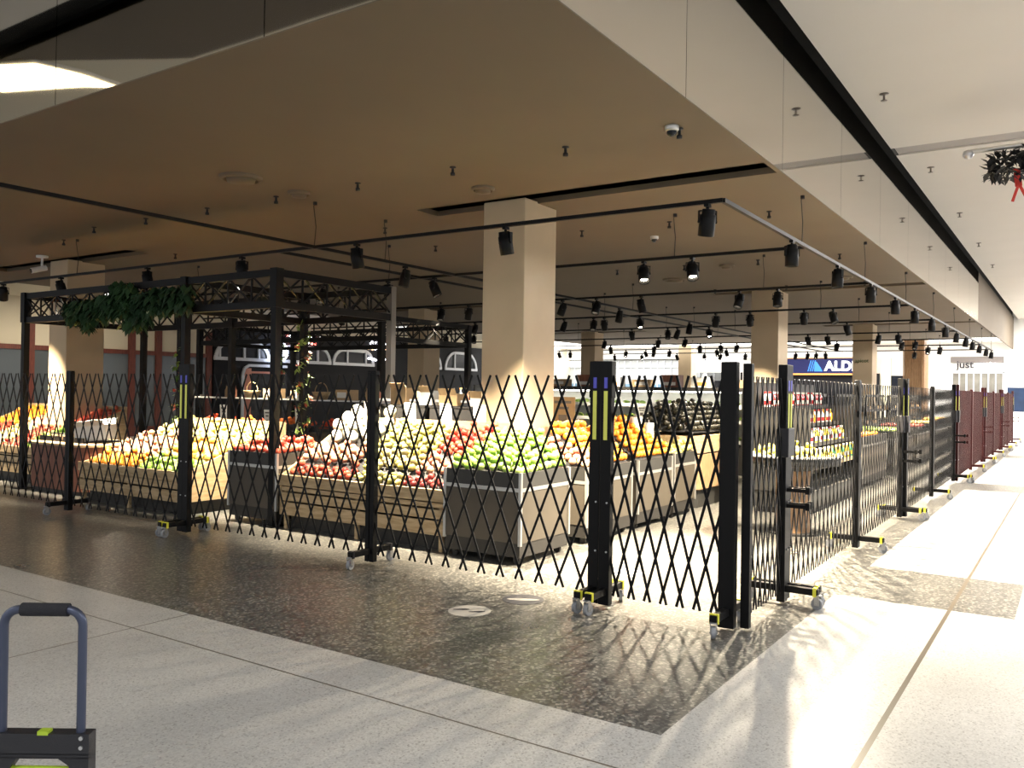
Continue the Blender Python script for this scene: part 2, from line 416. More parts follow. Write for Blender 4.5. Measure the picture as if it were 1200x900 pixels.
# rounded white doorway with a salmon reveal, and a lit interior behind dark glass
w = bpy.data.objects.new('door_1', None); COL.objects.link(w); w.location = (0,23.84,0); struct(w)
m = MB(); P_ = [(19.05,0,0),(19.05,0,2.0),(19.12,0,2.2),(19.3,0,2.3),(21.0,0,2.3)]
for a, b_ in zip(P_[:-1], P_[1:]): m.bar(a, b_, .08, .09)
m.build('door_frame', WHITEFRAME, w)
m = MB(); m.box(19.1, 19.4, -.02, .0, 0, 2.2); m.box(19.4,20.9,-.02,0,2.03,2.1); m.build('reveal', pmat('salmon_paint', (.50,.20,.14), .6), w)
m = MB(); m.box(19.4, 21.0, -.01, .005, 0, 2.03); m.build('pane', NIGHTGLASS, w)
# lit oval sign
s = thing('oval_shop_sign', 'glowing white oval sign hung on the dark arched shop front', 'sign', (20.45, 23.55, 2.82))
m = MB(); m.lathe([(0,-.06),(.30,-.06),(.34,0),(.30,.06),(0,.06)], 24)
o = m.build('lit_face', GLOWSIGN, s); o.rotation_euler = (PI/2,0,0); o.scale = (1,1,.66)
m = MB(); m.bar((0,.05,0),(0,.30,0),.05,.05); m.build('bracket', BLACK, s)
# rows of small coloured lights on the dark shop
for gi, (x0, x1, zz, cols_) in enumerate([(20.4,22.6,3.42,'wrw'),(20.6,22.4,3.2,'rrw'),(25.2,26.3,3.42,'www'),(25.1,26.4,3.18,'wwo'),(25.1,26.3,2.75,'www')]):
    t = thing('string_light', 'string of %s on the dark shop front' % ['white and red bulbs along the top','red bulbs above the glowing oval sign','white bulbs in the high cluster','white and amber bulbs in the middle cluster','white bulbs just above the dark window'][gi], 'string lights', ((x0+x1)/2, 23.8, zz))
    m = MB(); m.tube([(x0-(x0+x1)/2,0,0),(0,0,-.03),(x1-(x0+x1)/2,0,0)], .008, 6); m.build('wire', BLACK_MATT, t)
    for j in range(11):
        c = random.choice(cols_); xx = (x0-x1)/2+(x1-x0)*(j+.3+.5*random.random())/11
        m = MB(); m.lathe([(0,-.05),(.04,-.02),(.045,.01),(.02,.05),(0,.05)], 8, (xx,-.03,random.uniform(-.04,.03)))
        key = 'bulb_'+c
        mt = bpy.data.materials.get(key) or pmat(key, (1,1,1), .4, emit={'w':(.9,.9,1),'r':(1,.12,.08),'o':(1,.55,.2)}[c], estr=3.5)
        m.build('bulb', mt, t)

# far wall facing -X
fw = MB(); fw.box(42, 42.2, -8, 26, 0, 5.4); struct(fw.build('wall_far', WHITEPAINT))
bh = MB(); bh.box(41.5, 42, 8.2, 26, 3.35, ZB); struct(bh.build('trim_4', WHITEPAINT))
# shuttered grey shop
g = bpy.data.objects.new('door_2', None); COL.objects.link(g); struct(g)
m = MB(); m.box(41.9, 41.97, 14.6, 24, 0, 3.3); m.build('shutter', GREYCLAD, g)
m = MB()
for i in range(24): m.box(41.84, 41.9, 14.7+i*.39, 14.75+i*.39, 0, 3.28)
m.build('shutter_rails', WHITEFRAME, g)
m = MB(); m.box(41.8, 41.9, 14.6, 24, 2.9, 2.98); m.build('shutter_bar', WHITEFRAME, g)
m = MB(); m.box(41.86, 41.9, 14.7, 23.9, 1.4, 2.0); m.build('blue_band', pmat('shutter_blue', (.12,.22,.32), .5), g)
t = thing('lit_notice', 'small glowing white box sign high on the grey shuttered shop', 'sign', (41.6, 24.55-1.0, 3.1))
m = MB(); m.box(0,.1,-.4,.4,-.14,.14); m.build('lit_face', LAMPCOOL, t)
m = MB(); m.box(.1,.3,-.05,.05,-.05,.05); m.build('bracket', BLACK, t)
# dark supermarket entrance with its navy fascia sign
m = MB(); m.box(41.88, 41.99, 7.6, 12.2, 0, 2.6); struct(m.build('door_3', DARKCLAD))
s = thing('fascia_sign', 'navy fascia sign with orange border, blue stripe emblem and bold white letters', 'sign', (41.6, 9.9, 2.95))
m = MB(); m.box(0,.2,-1.95,1.95,-.36,.36); m.build('sign_panel', SIGNBLUE, s)
m = MB(); m.box(-.03,.2,-2.03,2.03,.36,.43); m.box(-.03,.2,-2.03,2.03,-.43,-.36); m.box(-.03,.2,1.95,2.03,-.36,.36); m.box(-.03,.2,-2.03,-1.95,-.36,.36)
m.build('sign_border', SIGNORANGE, s)
text('letters', 'ALDI', .62, SIGNWHITE, s, Matrix.Translation((-.012,-.62,-.215)) @ MX, .008, .022, 1.02)
m = MB()
for i in range(3):                                   # slanted stripes and a triangle make the emblem
    y = .86 - i*.10
    m.quad((-.012,y,-.26),(-.012,y-.05,-.26),(-.012,y-.19,.26),(-.012,y-.14,.26))
m.quad((-.012,.56,-.26),(-.012,.16,-.26),(-.012,.24,-.10),(-.012,.44,.20),(-.012,.50,.20))
m.build('emblem', SIGNLIGHTBLUE, s)
# barber shop at the very end
s = thing('shop_sign', 'pale shop sign on the far white wall, first word dark and second word white', 'sign', (41.9, 3.65, 3.02))
m = MB(); m.box(-.02,.09,-1.02,1.02,.06,.32); m.build('sign_band', SIGNGREY, s)
text('dark_letters', 'just', .46, SIGNINK, s, Matrix.Translation((-.05,.45,-.17)) @ MX, .02, .006)
text('white_letters', 'cuts', .46, SIGNWHITE, s, Matrix.Translation((-.05,-.40,-.17)) @ MX, .02, .006)
w = bpy.data.objects.new('window_8', None); COL.objects.link(w); w.location = (41.94, 3.62, 0); struct(w)
m = MB()
for i in range(8): m.box(-.04,.05,-.98+i*.28-.02,-.98+i*.28+.03,1.0,2.68)
m.box(-.04,.05,-1.0,1.02,2.62,2.70); m.box(-.04,.05,-1.0,1.02,.95,1.02); m.build('window_frame', WHITEFRAME, w)
m = MB(); m.box(0,.03,-.98,.98,1.0,2.65); m.build('pane', pmat('shop_glass', (.12,.115,.10), .3, noise=.4, nscale=1.5), w)
m = MB(); m.box(41.88, 41.99, 6.35, 7.1, 0, 2.5); struct(m.build('door_4', NIGHTGLASS))
m = MB(); m.box(41.80, 41.99, 7.1, 7.5, 0, 3.3); struct(m.build('trim_5', pmat('pilaster_light_tint', (.85,.80,.55), .6)))  # yellow light on the pilaster is put into its base colour
# blue board on feet
s = thing('display_board', 'blue free-standing display board at the far end past the fence', 'board', (38.2, 1.95, 0))
m = MB(); m.box(-.03,.03,-.45,.32,1.03,1.98); m.build('panel', BLUEBOARD, s)
for yy in (-.42, .28): m = MB(); m.box(-.025,.025,yy-.02,yy+.02,.03,1.03); m.box(-.25,.25,yy-.03,yy+.03,0,.03); m.build('stand_leg', ALU, s)
# half-open pendant lamps + counter by the shutter end
for i, yy in enumerate((15.35, 15.95)):
    t = thing('pendant_lamp', ['small white cone pendant over the dark kiosk, nearer the timber column','small white cone pendant over the dark kiosk, nearer the grey shutter'][i], 'pendant lamp', (40.2, yy, 2.35))
    m = MB(); m.lathe([(.03,.22),(.05,.2),(.17,0),(.15,0),(.03,.18)], 14); m.build('lamp_shade', WHITEPAINT, t)
    m = MB(); m.cyl((0,0,.2),(0,0,ZB-2.35),.008,n=6); m.build('cord', BLACK_MATT, t)
t = thing('kiosk', 'dark kiosk with white header panel in front of the far wall', 'kiosk', (40.6, 15.2, 0))
m = MB(); m.box(-.4,.4,-1.5,1.3,0,1.0); m.build('counter', DARKCLAD, t)
m = MB(); m.box(-.3,.3,-1.5,1.3,1.0,1.06); m.build('worktop', CHARC, t)
m = MB(); m.box(.3,.4,-1.5,1.3,1.06,2.2); m.build('backboard', DARKCLAD, t)
m = MB(); m.box(-.05,.4,-1.5,1.3,2.62,3.3); m.build('header', WHITEPAINT, t)
for yy in (-1.5, 1.22): m = MB(); m.box(.25,.35,yy,yy+.08,1.0,2.7); m.build('upright', BLACK, t)

# ------------------------------------------------------- expanding barriers
def lattice_mb(p0, p1, pitch, zb=.10, zt=1.715, slope_h=.455, phase=.5):
    """crossing flat bars between two posts, cut off at the posts, feet in pairs"""
    m = MB(); p0 = Vector((*p0, 0)); p1 = Vector((*p1, 0)); d = p1-p0; L = d.length; d.normalize()
    nrm = Vector((-d.y, d.x, 0)); n = max(2, round(L/pitch)); p = L/n; k = slope_h/p
    foot = .21*p; run = (zt-zb)/k
    for i in range(-int(run/p)-2, n+int(run/p)+3):
        for sgn in (1, -1):
            s0 = (i+phase)*p - sgn*foot
            a, b = 0.0, 1.0; s1 = s0 + sgn*run
            lo, hi = .0, L
            # clip to the panel
            def tt(s): return (s-s0)/(s1-s0)
            ta, tb = sorted((tt(lo), tt(hi)))
            a = max(0, ta); b = min(1, tb)
            if b-a < .03: continue
            A = p0 + d*(s0+(s1-s0)*a) + Vector((0,0,zb+(zt-zb)*a)) + nrm*.004*sgn
            B = p0 + d*(s0+(s1-s0)*b) + Vector((0,0,zb+(zt-zb)*b)) + nrm*.004*sgn
            m.bar(A, B, .006, .019, nrm.cross((B-A)).normalized())
    return m
castor_cache = {}
def castor(parent, x, y, spin, dual=False):
    if 'w' not in castor_cache:
        m = MB(); m.cyl((0,-.014,0),(0,.014,0),.043,n=18); castor_cache['w'] = m.mesh('castor_wheel', GREYRUB)
        m = MB(); m.cyl((0,-.016,0),(0,.016,0),.016,n=10); castor_cache['hub'] = m
        m = MB(); m.box(-.014,.022,-.022,-.018,-.01,.062); m.box(-.014,.022,.018,.022,-.01,.062); m.box(-.02,.03,-.024,.024,.06,.068); m.cyl((0,-.026,0),(0,.026,0),.008,n=8)
        castor_cache['f'] = m.mesh('castor_fork', STEEL)
    inst('castor_wheel', castor_cache['w'], (x,y,.045), (0,0,spin), 1, parent)
    inst('castor_fork', castor_cache['f'], (x,y,.045), (0,0,spin), 1, parent)

def barrier(label, posts, pitches, mat=BLACK, group='expanding fence units around the shop'):
    """posts: (x, y, kind, nx, ny): n points to the outside; kind end | mid | corner"""
    ox = sum(p[0] for p in posts)/len(posts); oy = sum(p[1] for p in posts)/len(posts)
    t = thing('expanding_barrier', label, 'barrier', (ox, oy, 0), 0, group)
    P = [(x-ox, y-oy, k, nx, ny) for x, y, k, nx, ny in posts]
    for (x, y, k, nx, ny) in P:
        n = Vector((nx, ny, 0)); s = Vector((-ny, nx, 0)); c = Vector((x, y, 0))
        M = Matrix(((s.x, n.x, 0, x), (s.y, n.y, 0, y), (0,0,1,0), (0,0,0,1)))   # local: x along fence, y outwards
        m = MB(M)
        if k == 'mid':
            m.box(-.049,-.004,-.03,.03,.035,1.735); m.box(.004,.049,-.03,.03,.035,1.735); m.box(-.05,.05,-.026,.026,1.0,1.75)
        elif k == 'thin':
            m.box(-.026,.026,-.03,.03,.02,1.80)
        elif k == 'corner':
            m.box(-.055,.055,-.032,.032,.02,1.81); m.box(-.062,-.05,-.02,.02,.3,1.6)
        else:
            m.box(-.043,.043,-.03,.03,.03,1.815); m.box(-.048,.048,-.034,.034,1.55,1.82)
        po = m.build('post', mat, t, bevel=.004)
        if k == 'end':
            m = MB(M); m.box(-.014,.016,.0335,.0365,1.24,1.60); m.build('reflective_strip', YELSTR, po)
            m = MB(M); m.box(-.012,.014,.0335,.0365,1.62,1.70); m.build('round_sticker', BLUESTK, po)
            for zz in (.42,.78): m = MB(M); m.cyl((.02,.03,zz),(.02,.037,zz),.007,n=8); m.build('bolt', STEEL, po)
        if k == 'end' and nx == 0:
            m = MB(M); m.box(-.05,.05,-.045,.05,1.12,1.34); m.build('latch_box', TROLBLK, t, bevel=.006)
            for zz in (.86, .74):
                m = MB(M); m.box(-.012,.012,.03,.20,zz,zz+.028); m.box(-.02,.02,.17,.2,zz-.01,zz+.045); m.build('latch_hook', mat, t)
        if k == 'end':
            m = MB(M); m.box(-.03,.03,-.036,-.03,.1,1.5); m.build('guide_rail', SILVERY, po)
        if k != 'thin':
            m = MB(M); m.box(-.025,.025,-.27,.27,.105,.155); fb = m.build('foot_bar', mat, t, bevel=.004)
            for e in (-1, 1):
                m = MB(M); m.box(-.030,.030,e*.245-.012,e*.245+.012,.098,.162); m.build('foot_clip', YEL if k != 'mid' or nx == 0 else TROLBLK, fb)
                q = M @ Vector((0, e*.26, 0)); castor(fb, q.x, q.y, math.atan2(ny, nx)+random.uniform(-.5,.5))
    for a, b, pt in zip(P[:-1], P[1:], pitches):
        if pt is None: continue
        A = Vector(a[:2]); B = Vector(b[:2]); d = (B-A).normalized()
        ga = .05 if a[2] in ('mid','corner') else .043; gb = .05 if b[2] in ('mid','corner') else .043
        lattice_mb(A+d*ga*.6, B-d*gb*.6, pt).build('lattice', mat, t)
    return t
barrier('black trellis barrier before the yellow fruit stand, on the foliage truss side',
        [(5.68,12.95,'end',-1,0),(5.66,10.32,'mid',-1,0),(5.62,7.995,'end',-1,0)], [.19,.19])
barrier('black trellis barrier stretched before the slatted stand and green-apple bin, its middle post between',
        [(5.61,7.895,'end',-1,0),(5.66,5.28,'mid',-1,0),(5.60,2.975,'end',-1,0)], [.185,.19])
barrier('black trellis barrier half folded around the corner nearest the camera',
        [(5.59,2.88,'end',-1,0),(5.575,1.95,'corner',-1,0),(5.64,1.845,'thin',0,-1),(6.50,1.85,'end',0,-1)], [.118,None,.112])
ul = ['black trellis barrier just beyond the folded corner unit, before the juice shelves',
      'black trellis barrier standing second along the bright walkway from the corner',
      'dark red trellis barrier first of the red ones along the walkway',
      'dark red trellis barrier second of the red ones along the walkway',
      'dark red trellis barrier at the far end of the walkway by the blue board']
px = [6.60, 9.23, 11.93, 12.03, 14.65, 17.62, 17.72, 20.5, 23.3, 23.4, 26.2, 29.0, 29.1, 31.9, 34.7]
for i, lb in enumerate(ul):
    a = px[i*3:i*3+3]
    barrier(lb, [(a[0],1.86,'end',0,-1),(a[1],1.88,'mid',0,-1),(a[2],1.90,'end',0,-1)], [[.15,.15],[.115,.10],[.085,.085]][min(i,2)], BLACK if i < 2 else MAROON)

# ------------------------------------------------------------ hand trolley
tr = thing('folding_hand_trolley', 'folding hand trolley with slate blue loop handle, black grip and lime green rod', 'trolley', (1.292, 2.475, 0), math.atan2(-.19, .13))
hw = .113
def loop(w, zt, r, z0, off=0):
    pts = [(-w, off, z0), (-w, off, zt-r)]
    pts += [(-w+r-r*math.cos(a), off, zt-r+r*math.sin(a)) for a in [PI/2*i/6 for i in range(1, 7)]]
    pts += [(w-r+r*math.sin(a), off, zt-r+r*math.cos(a)) for a in [PI/2*i/6 for i in range(0, 6)]]
    return pts + [(w, off, zt-r), (w, off, z0)]
m = MB(); m.tube(loop(hw, .945, .045, .50), .0128, 14); m.build('loop_handle', TROLBLUE, tr)
m = MB(); m.cyl((-.062,0,.945),(.072,0,.945),.019,n=18); m.build('grip', FOAM, tr, bevel=.004)
m = MB()
m.prism([(-.172,-.022),(.146,-.022),(.146,.022),(-.172,.022)], .535, .595)
ring = [(-.172,.53),(-.172,.44),(-.09,.44),(-.085,.49),(-.06,.525),(.06,.525),(.09,.505),(.10,.455),(.146,.455),(.146,.53)]
for y in (-.022, .022): m.add([(x,y,z) for x,z in ring], [tuple(range(10))])
m.add([(x,-.022,z) for x,z in ring]+[(x,.022,z) for x,z in ring], [(i,(i+1)%10,10+(i+1)%10,10+i) for i in range(10)])
m.box(-.172,.146,-.022,.022,.525,.54)
cr_ = m.build('cross_plate', TROLBLK, tr)
m = MB(); m.box(.000,.030,-.024,.004,.592,.603); m.build('release_button', LIME, cr_)
for x, z in ((.125,.585),(.125,.558),(.102,.478),(-.135,.478)): m = MB(); m.cyl((x,-.027,z),(x,-.021,z),.006,n=10); m.build('rivet', STEEL, cr_)
m = MB(); m.cyl((-.088,0,.487),(.098,0,.487),.0085,n=12); m.build('release_rod', LIME, tr)
for x in (-.145,.134): m = MB(); m.cyl((x,0,.12),(x,0,.47),.0145,n=12); m.build('outer_tube', TROLBLUE, tr)
m = MB(); m.box(-.165,.155,-.03,.03,.09,.16); m.build('lower_bracket', TROLBLK, tr, bevel=.005)
m = MB(); m.box(-.17,.16,-.32,-.02,.07,.09); m.build('toe_plate', TROLBLUE, tr, bevel=.004)
for x in (-.195,.185):
    m = MB(); m.cyl((x-.018,.06,.075),(x+.018,.06,.075),.075,n=22); wq = m.build('wheel', FOAM, tr, bevel=.006)
    m = MB(); m.cyl((x-.02,.06,.075),(x+.02,.06,.075),.045,n=18); m.build('wheel_hub', GREYRUB, wq)
m = MB(); m.cyl((-.2,.06,.075),(.19,.06,.075),.007,n=8); m.bar((-.15,.06,.075),(-.15,0,.12),.02,.01); m.bar((.14,.06,.075),(.14,0,.12),.02,.01); m.build('axle', STEEL, tr)

# ------------------------------------------------------- truss frame (pergola)
def truss_beam(m, p, q, h=.36, ch=.065):
    p = Vector(p); q = Vector(q); d = q-p; L = d.length; d.normalize()
    up = Vector((0,0,1)); side = d.cross(up)
    for z in (0, -h):
        m.bar(p+up*(z-ch/2), q+up*(z-ch/2), .06, .085)
    n = max(2, round(L/.42)); 
    for i in range(n):
        a = p+d*(L*i/n); b = p+d*(L*(i+1)/n)
        m.bar(a-up*.04+side*.008, b-up*h+side*.008, .016, .022, side); m.bar(a-up*h-side*.008, b-up*.04-side*.008, .016, .022, side)
        if i: m.bar(a-up*.03, a-up*h, .02, .02)
tf = thing('display_truss', 'black lattice truss frame on square posts standing over the fruit stands', 'truss frame')
ZT = 2.93
A_, B_, C_, D_ = (6.55,13.22), (6.55,7.63), (8.5,7.63), (8.5,13.22)
for nm, (a, b) in {'a':(A_,B_),'b':(B_,C_),'c':(C_,D_),'d':(D_,A_)}.items():
    m = MB(); truss_beam(m, (*a,ZT), (*b,ZT)); m.build('truss_beam', BLACK, tf)
m = MB(); truss_beam(m, (6.55,9.30,ZT), (8.5,9.30,ZT)); m.build('truss_beam', BLACK, tf)
for (x, y) in (A_, B_, D_, (6.55,9.30), (8.5,10.9), (8.5,9.30), (8.5,12.2)):
    m = MB(); m.box(x-.042,x+.042,y-.042,y+.042,.012,ZT); m.box(x-.055,x+.055,y-.055,y+.055,2.5,ZT+.02); pp = m.build('post', BLACK, tf)
    m = MB(); m.box(x-.11,x+.11,y-.11,y+.11,0,.012); m.build('base_plate', BLACK, pp)
m = MB(); m.box(8.455,8.545,7.585,7.675,.012,ZT+.02); pp = m.build('post', pmat('grey_brushed_post', (.20,.18,.15), .4, .5), tf); pp['label'] = 'grey brushed metal corner post'
m = MB(); m.box(8.39,8.61,7.52,7.74,0,.012); m.build('base_plate', BLACK, pp)
# second frame further in
tf2 = thing('display_truss', 'second black truss frame deeper in the shop beyond the first', 'truss frame')
E_, F_, G_, H_ = (10.9,15.0), (10.9,10.0), (13.4,10.0), (13.4,15.0)
for a, b in ((E_,F_),(F_,G_),(G_,H_),(H_,E_)):
    m = MB(); truss_beam(m, (*a,2.85), (*b,2.85), .36); m.build('truss_beam', BLACK, tf2)
for (x, y) in (E_, F_, G_, H_, (10.9, 12.6)):
    m = MB(); m.box(x-.05,x+.05,y-.05,y+.05,.012,2.85); pp = m.build('post', BLACK, tf2)
    m = MB(); m.box(x-.13,x+.13,y-.13,y+.13,0,.012); m.build('base_plate', BLACK, pp)

def leaf_mesh(name, mat, w=.045, l=.11):
    m = MB(); n = 5; vs = []
    for i in range(n+1):
        t = i/n; ww = w*math.sin(PI*min(1, t*.9+.08))
        vs += [(-ww, t*l, -.012*math.sin(PI*t)), (0, t*l, .012*math.sin(PI*t)), (ww, t*l, -.012*math.sin(PI*t))]
    fs = []
    for i in range(n):
        for j in range(2): fs.append((i*3+j, i*3+j+1, i*3+j+4, i*3+j+3))
    m.add(vs, fs, True); return m
def scatter_leaves(m, pts, l, w, down=.5):
    for p in pts:
        n = 3; az = random.uniform(0, 2*PI); el = random.uniform(-1.3, .6)*down - (1-down)*1.2
        d = Vector((math.cos(az)*math.cos(el), math.sin(az)*math.cos(el), math.sin(el)))
        s = d.cross(Vector((0,0,1))); s = s.normalized() if s.length > .01 else Vector((1,0,0)); nn = s.cross(d)
        L = l*random.uniform(.7,1.2); W = w*random.uniform(.8,1.2); p = Vector(p)
        vs = [p, p+d*L*.4+s*W, p+d*L*.5+nn*W*.3, p+d*L*.4-s*W, p+d*L]
        m.add(vs, [(0,1,2),(0,2,3),(1,4,2),(2,4,3)], True)
gar = thing('foliage_garland', 'dark green leaf garland clipped along the near truss beam', 'garland', (6.47, 10.5, 2.6))
def clump(y0, y1, n, zc, h):
    m = MB(); scatter_leaves(m, [(random.uniform(-.07,.02), random.uniform(y0,y1), zc+random.uniform(-h,h)) for _ in range(n)], .16, .04, .25); return m
for i, (y0, y1, zc, h, n) in enumerate([(.62,1.40,.03,.13,340),(.10,.62,.06,.15,260),(-.22,.10,.14,.19,200),(-.58,-.22,.0,.20,220),(-1.42,-.58,.10,.14,400),(.0,.25,.30,.07,60),(.78,.93,-.16,.07,50),(-.45,-.05,-.18,.06,60)]):
    clump(y0, y1, n, zc, h).build('leaf_clump', LEAF, gar)
m = MB()
for i in range(16):
    y = -1.3+i*.17
    scatter_leaves(m, [(-.05,y+random.uniform(-.04,.04),-.12+random.uniform(-.02,.02)+(.06 if y < -.5 else 0))], .07, .02, .2)
m.build('pale_tips', pmat('pale_tip', (.45,.5,.3), .6), gar)
m = MB(); m.tube([(0,1.4,.12),(0,0,.12),(0,-1.4,.14)], .012, 6); m.build('support_wire', BLACK, gar)

def vine(label, x, y, z0, z1, n, flowers):
    t = thing('flowering_vine', label, 'vine', (x, y, z0)); h = z1-z0
    m = MB(); m.tube([(.06*math.cos(i*.9), .06*math.sin(i*.9), h*i/40) for i in range(41)], .006, 5); m.build('stem', LEAF, t)
    def pt():
        z = random.uniform(0,h); a = z/h*36+random.uniform(-.8,.8); r = random.uniform(.05,.10); return (r*math.cos(a), r*math.sin(a), z)
    m = MB(); scatter_leaves(m, [pt() for _ in range(n)], .09, .028, .8); m.build('leaves', LEAFL, t)
    for k in range(flowers):
        q = pt(); m = MB(); scatter_leaves(m, [(q[0]*1.2,q[1]*1.2,q[2]) for _ in range(10)], .06, .022, 1.); m.build('flower', PETAL, t)
vine('flowering vine wound round a truss post above the white-lit fruit', 8.5, 12.2, .95, 2.2, 150, 12)
vine('tall leafy vine with red blossoms wound round the truss post by the tomato crates', 8.5, 9.30, .85, 2.6, 210, 12)
vine('leafy vine on the far truss post before the dark arched shop', 10.9, 12.6, 1.2, 2.6, 150, 6)

# -------------------------------------------------- lighting tracks and heads
ZTR = 3.13
def track(label, p, q, wires):
    t = thing('lighting_track', label, 'lighting track', (*p, ZTR)); d = Vector((q[0]-p[0], q[1]-p[1], 0))
    m = MB(); m.bar((0,0,.017), d+Vector((0,0,.017)), .036, .034); m.build('rail', BLACK, t)
    for f in wires:
        w_ = d*f; m = MB(); m.tube([(w_.x,w_.y,.03),(w_.x+.02,w_.y,.25),(w_.x-.01,w_.y+.01,Z0-ZTR-.05),(w_.x,w_.y,Z0-ZTR)], .005, 5)
        m.cyl((w_.x,w_.y,Z0-ZTR-.035),(w_.x,w_.y,Z0-ZTR),.022,n=10); m.build('suspension_wire', BLACK_MATT, t)
TR = 2.38
track('lighting track over the barrier line, parallel to the fence with the middle post', (6.58,TR), (6.58,17.0), (.32,.65,.93))
track('long lighting track running beside the glass fascia over the walkway fence', (6.58,TR), (32.6,TR), (.09,.21,.335,.46,.59,.72,.85,.98))
track('lighting track running inwards over the truss frame', (3.1,7.05), (32.,7.05), (.16,.4,.6))
track('lighting track running inwards, just beside the one over the truss frame', (6.58,7.66), (32.,7.66), (.2,.5,.7))
ord_ = ['first','second','third','fourth','fifth','sixth','seventh','eighth']
cross = [9.12,12.45,15.8,19.0,22.5,25.6,28.6,31.7]
for i, xx in enumerate(cross):
    track('%s cross track deeper into the shop, counted from the barrier line' % ord_[i], (xx, TR+.03), (xx, 17.0), (.1,.4,.7))

hb = {}
def head_meshes():
    m = MB(); m.box(-.028,.028,-.016,.016,-.02,.0); m.cyl((0,0,-.05),(0,0,-.018),.012,n=8); hb['ad'] = m.mesh('adaptor', BLACK)
    m = MB()
    for s in (-1,1): m.box(s*.060-.003,s*.060+.003,-.014,.014,-.12,-.05)
    m.box(-.063,.063,-.014,.014,-.052,-.046); hb['yoke'] = m.mesh('yoke', BLACK)
    m = MB(); m.lathe([(0,.085),(.040,.085),(.044,.08),(.044,.05),(.053,.045),(.055,-.02),(.055,-.095),(.050,-.098),(.046,-.095),(.044,-.05)], 18)
    for s in (-1,1): m.cyl((s*.05,0,0),(s*.066,0,0),.012,n=8)
    hb['body'] = m.mesh('lamp_body', BLACK)
    m = MB(); m.lathe([(.0445,-.055),(.03,-.053),(0,-.052)], 18); hb['lens'] = m.mesh('lens', LENS)
head_meshes()
def head(label, x, y, aim, power, group, size=62, most=30):
    t = thing('track_spotlight', label, 'spotlight', (x, y, ZTR), 0, group); t.scale = (1.2,1.2,1.2)
    d = Vector(aim) - Vector((x, y, ZTR-.12)); d.normalize()
    h_ = math.hypot(d.x, d.y); mt_ = math.sin(R(most))
    if h_ > mt_: d = Vector((d.x/h_*mt_, d.y/h_*mt_, -math.cos(R(most))))
    az = math.atan2(d.y, d.x); tilt = math.acos(max(-1,min(1,-d.z)))
    inst('adaptor', hb['ad'], (0,0,0), (0,0,0), 1, t)
    rz = az + PI/2                                       # yoke pivot across the aim direction
    inst('yoke', hb['yoke'], (0,0,0), (0,0,rz), 1, t)
    b = inst('lamp_body', hb['body'], (0,0,-.12), (-tilt if False else tilt, 0, rz), 1, t)
    b.rotation_euler = Vector((0,0,-1)).rotation_difference(d).to_euler() if tilt > 1.2 else Matrix.Rotation(rz,4,'Z').to_3x3().to_4x4().to_euler()
    if tilt <= 1.2:
        M = Matrix.Rotation(rz,3,'Z') @ Matrix.Rotation(tilt,3,'X')
        # make sure the beam axis (-z) points along d
        if (M @ Vector((0,0,-1))).dot(d) < .99: M = Matrix.Rotation(rz,3,'Z') @ Matrix.Rotation(-tilt,3,'X')
        b.rotation_euler = M.to_euler()
    inst('lens', hb['lens'], (0,0,0), (0,0,0), 1, b)
    ld = bpy.data.lights.new('spot', 'SPOT'); ld.energy = power; ld.spot_size = R(size); ld.spot_blend = .85
    ld.shadow_soft_size = .035; ld.color = (1,.85,.62)
    lo = bpy.data.objects.new('spot', ld); COL.objects.link(lo); lo.parent = t
    lo.location = Vector((0,0,-.12)) + d*.115
    lo.rotation_euler = d.to_track_quat('-Z','Y').to_euler()
    return t
PW = 1300
# over the barrier line: aimed inwards at the stands
aims = {2.51:(7.2,3.1,.0), 4.49:(7.1,4.4,.9), 6.41:(7.2,6.4,.6), 8.28:(7.2,8.5,.4), 10.18:(7.1,10.2,.6), 12.3:(7.2,12.0,.5), 13.98:(7.2,15.2,.7)}
nm_f = {2.51:'track spotlight over the barrier line next to its corner with the long track', 4.49:'track spotlight before the tan column face', 6.41:'track spotlight over the barrier line above the slatted apple stand',
        8.28:'track spotlight above the near corner of the truss frame', 10.18:'track spotlight above the leaf garland', 12.3:'track spotlight tilted beside the tan column near the truss corner', 13.98:'track spotlight over the barrier line past the truss frame'}
for y, a in aims.items(): head(nm_f[y], 6.58, y, a, PW*1.35, 'spotlights over the barrier line', 82)
XR = [8.56,10.5,12.44,14.34,16.26,18.34,20.4,22.41,24.42,26.11,28.03,30.24,32.13]
for i, x in enumerate(XR):
    nth = ['nearest the corner','second from the corner','third from the corner','fourth from the corner','fifth from the corner','sixth from the corner','seventh from the corner','eighth from the corner','ninth from the corner','tenth from the corner','third from the far end','second from the far end','at the far end'][i]
    ax = x + random.uniform(-.15,.15)
    head('lit track spotlight on the track along the glass fascia, '+nth, x, TR, (ax, 2.30 + (.5 if i > 6 else 0), .0), PW*1.2, 'spotlights along the glass fascia', 84 if i > 1 else 150)
H_POS = {0:[3.65,4.25,5.6,7.4,8.26,9.6,11.3,13.5], 1:[3.66,4.23,5.84,6.65,7.3,9.29,9.93,12.5], 2:[3.65,4.16,5.16,5.83,7.43,8.25,8.5,9.22,11.6],
         3:[4.1,6.07,7.17,7.96,8.2,9.15,13.98,14.97], 4:[3.66,4.11,5.33,5.82,9.19,10.0,11.73], 5:[3.73,4.07,5.8,8.76,9.27,9.95,11.52,13.11],
         6:[3.48,3.81,10.15,10.24+.25,12.27,12.88,13.2,14.01,16.39,16.89], 7:[4.64,7.57,7.9,8.2,8.63,10.51,11.49,12.14,13.28,14.8,16.04]}
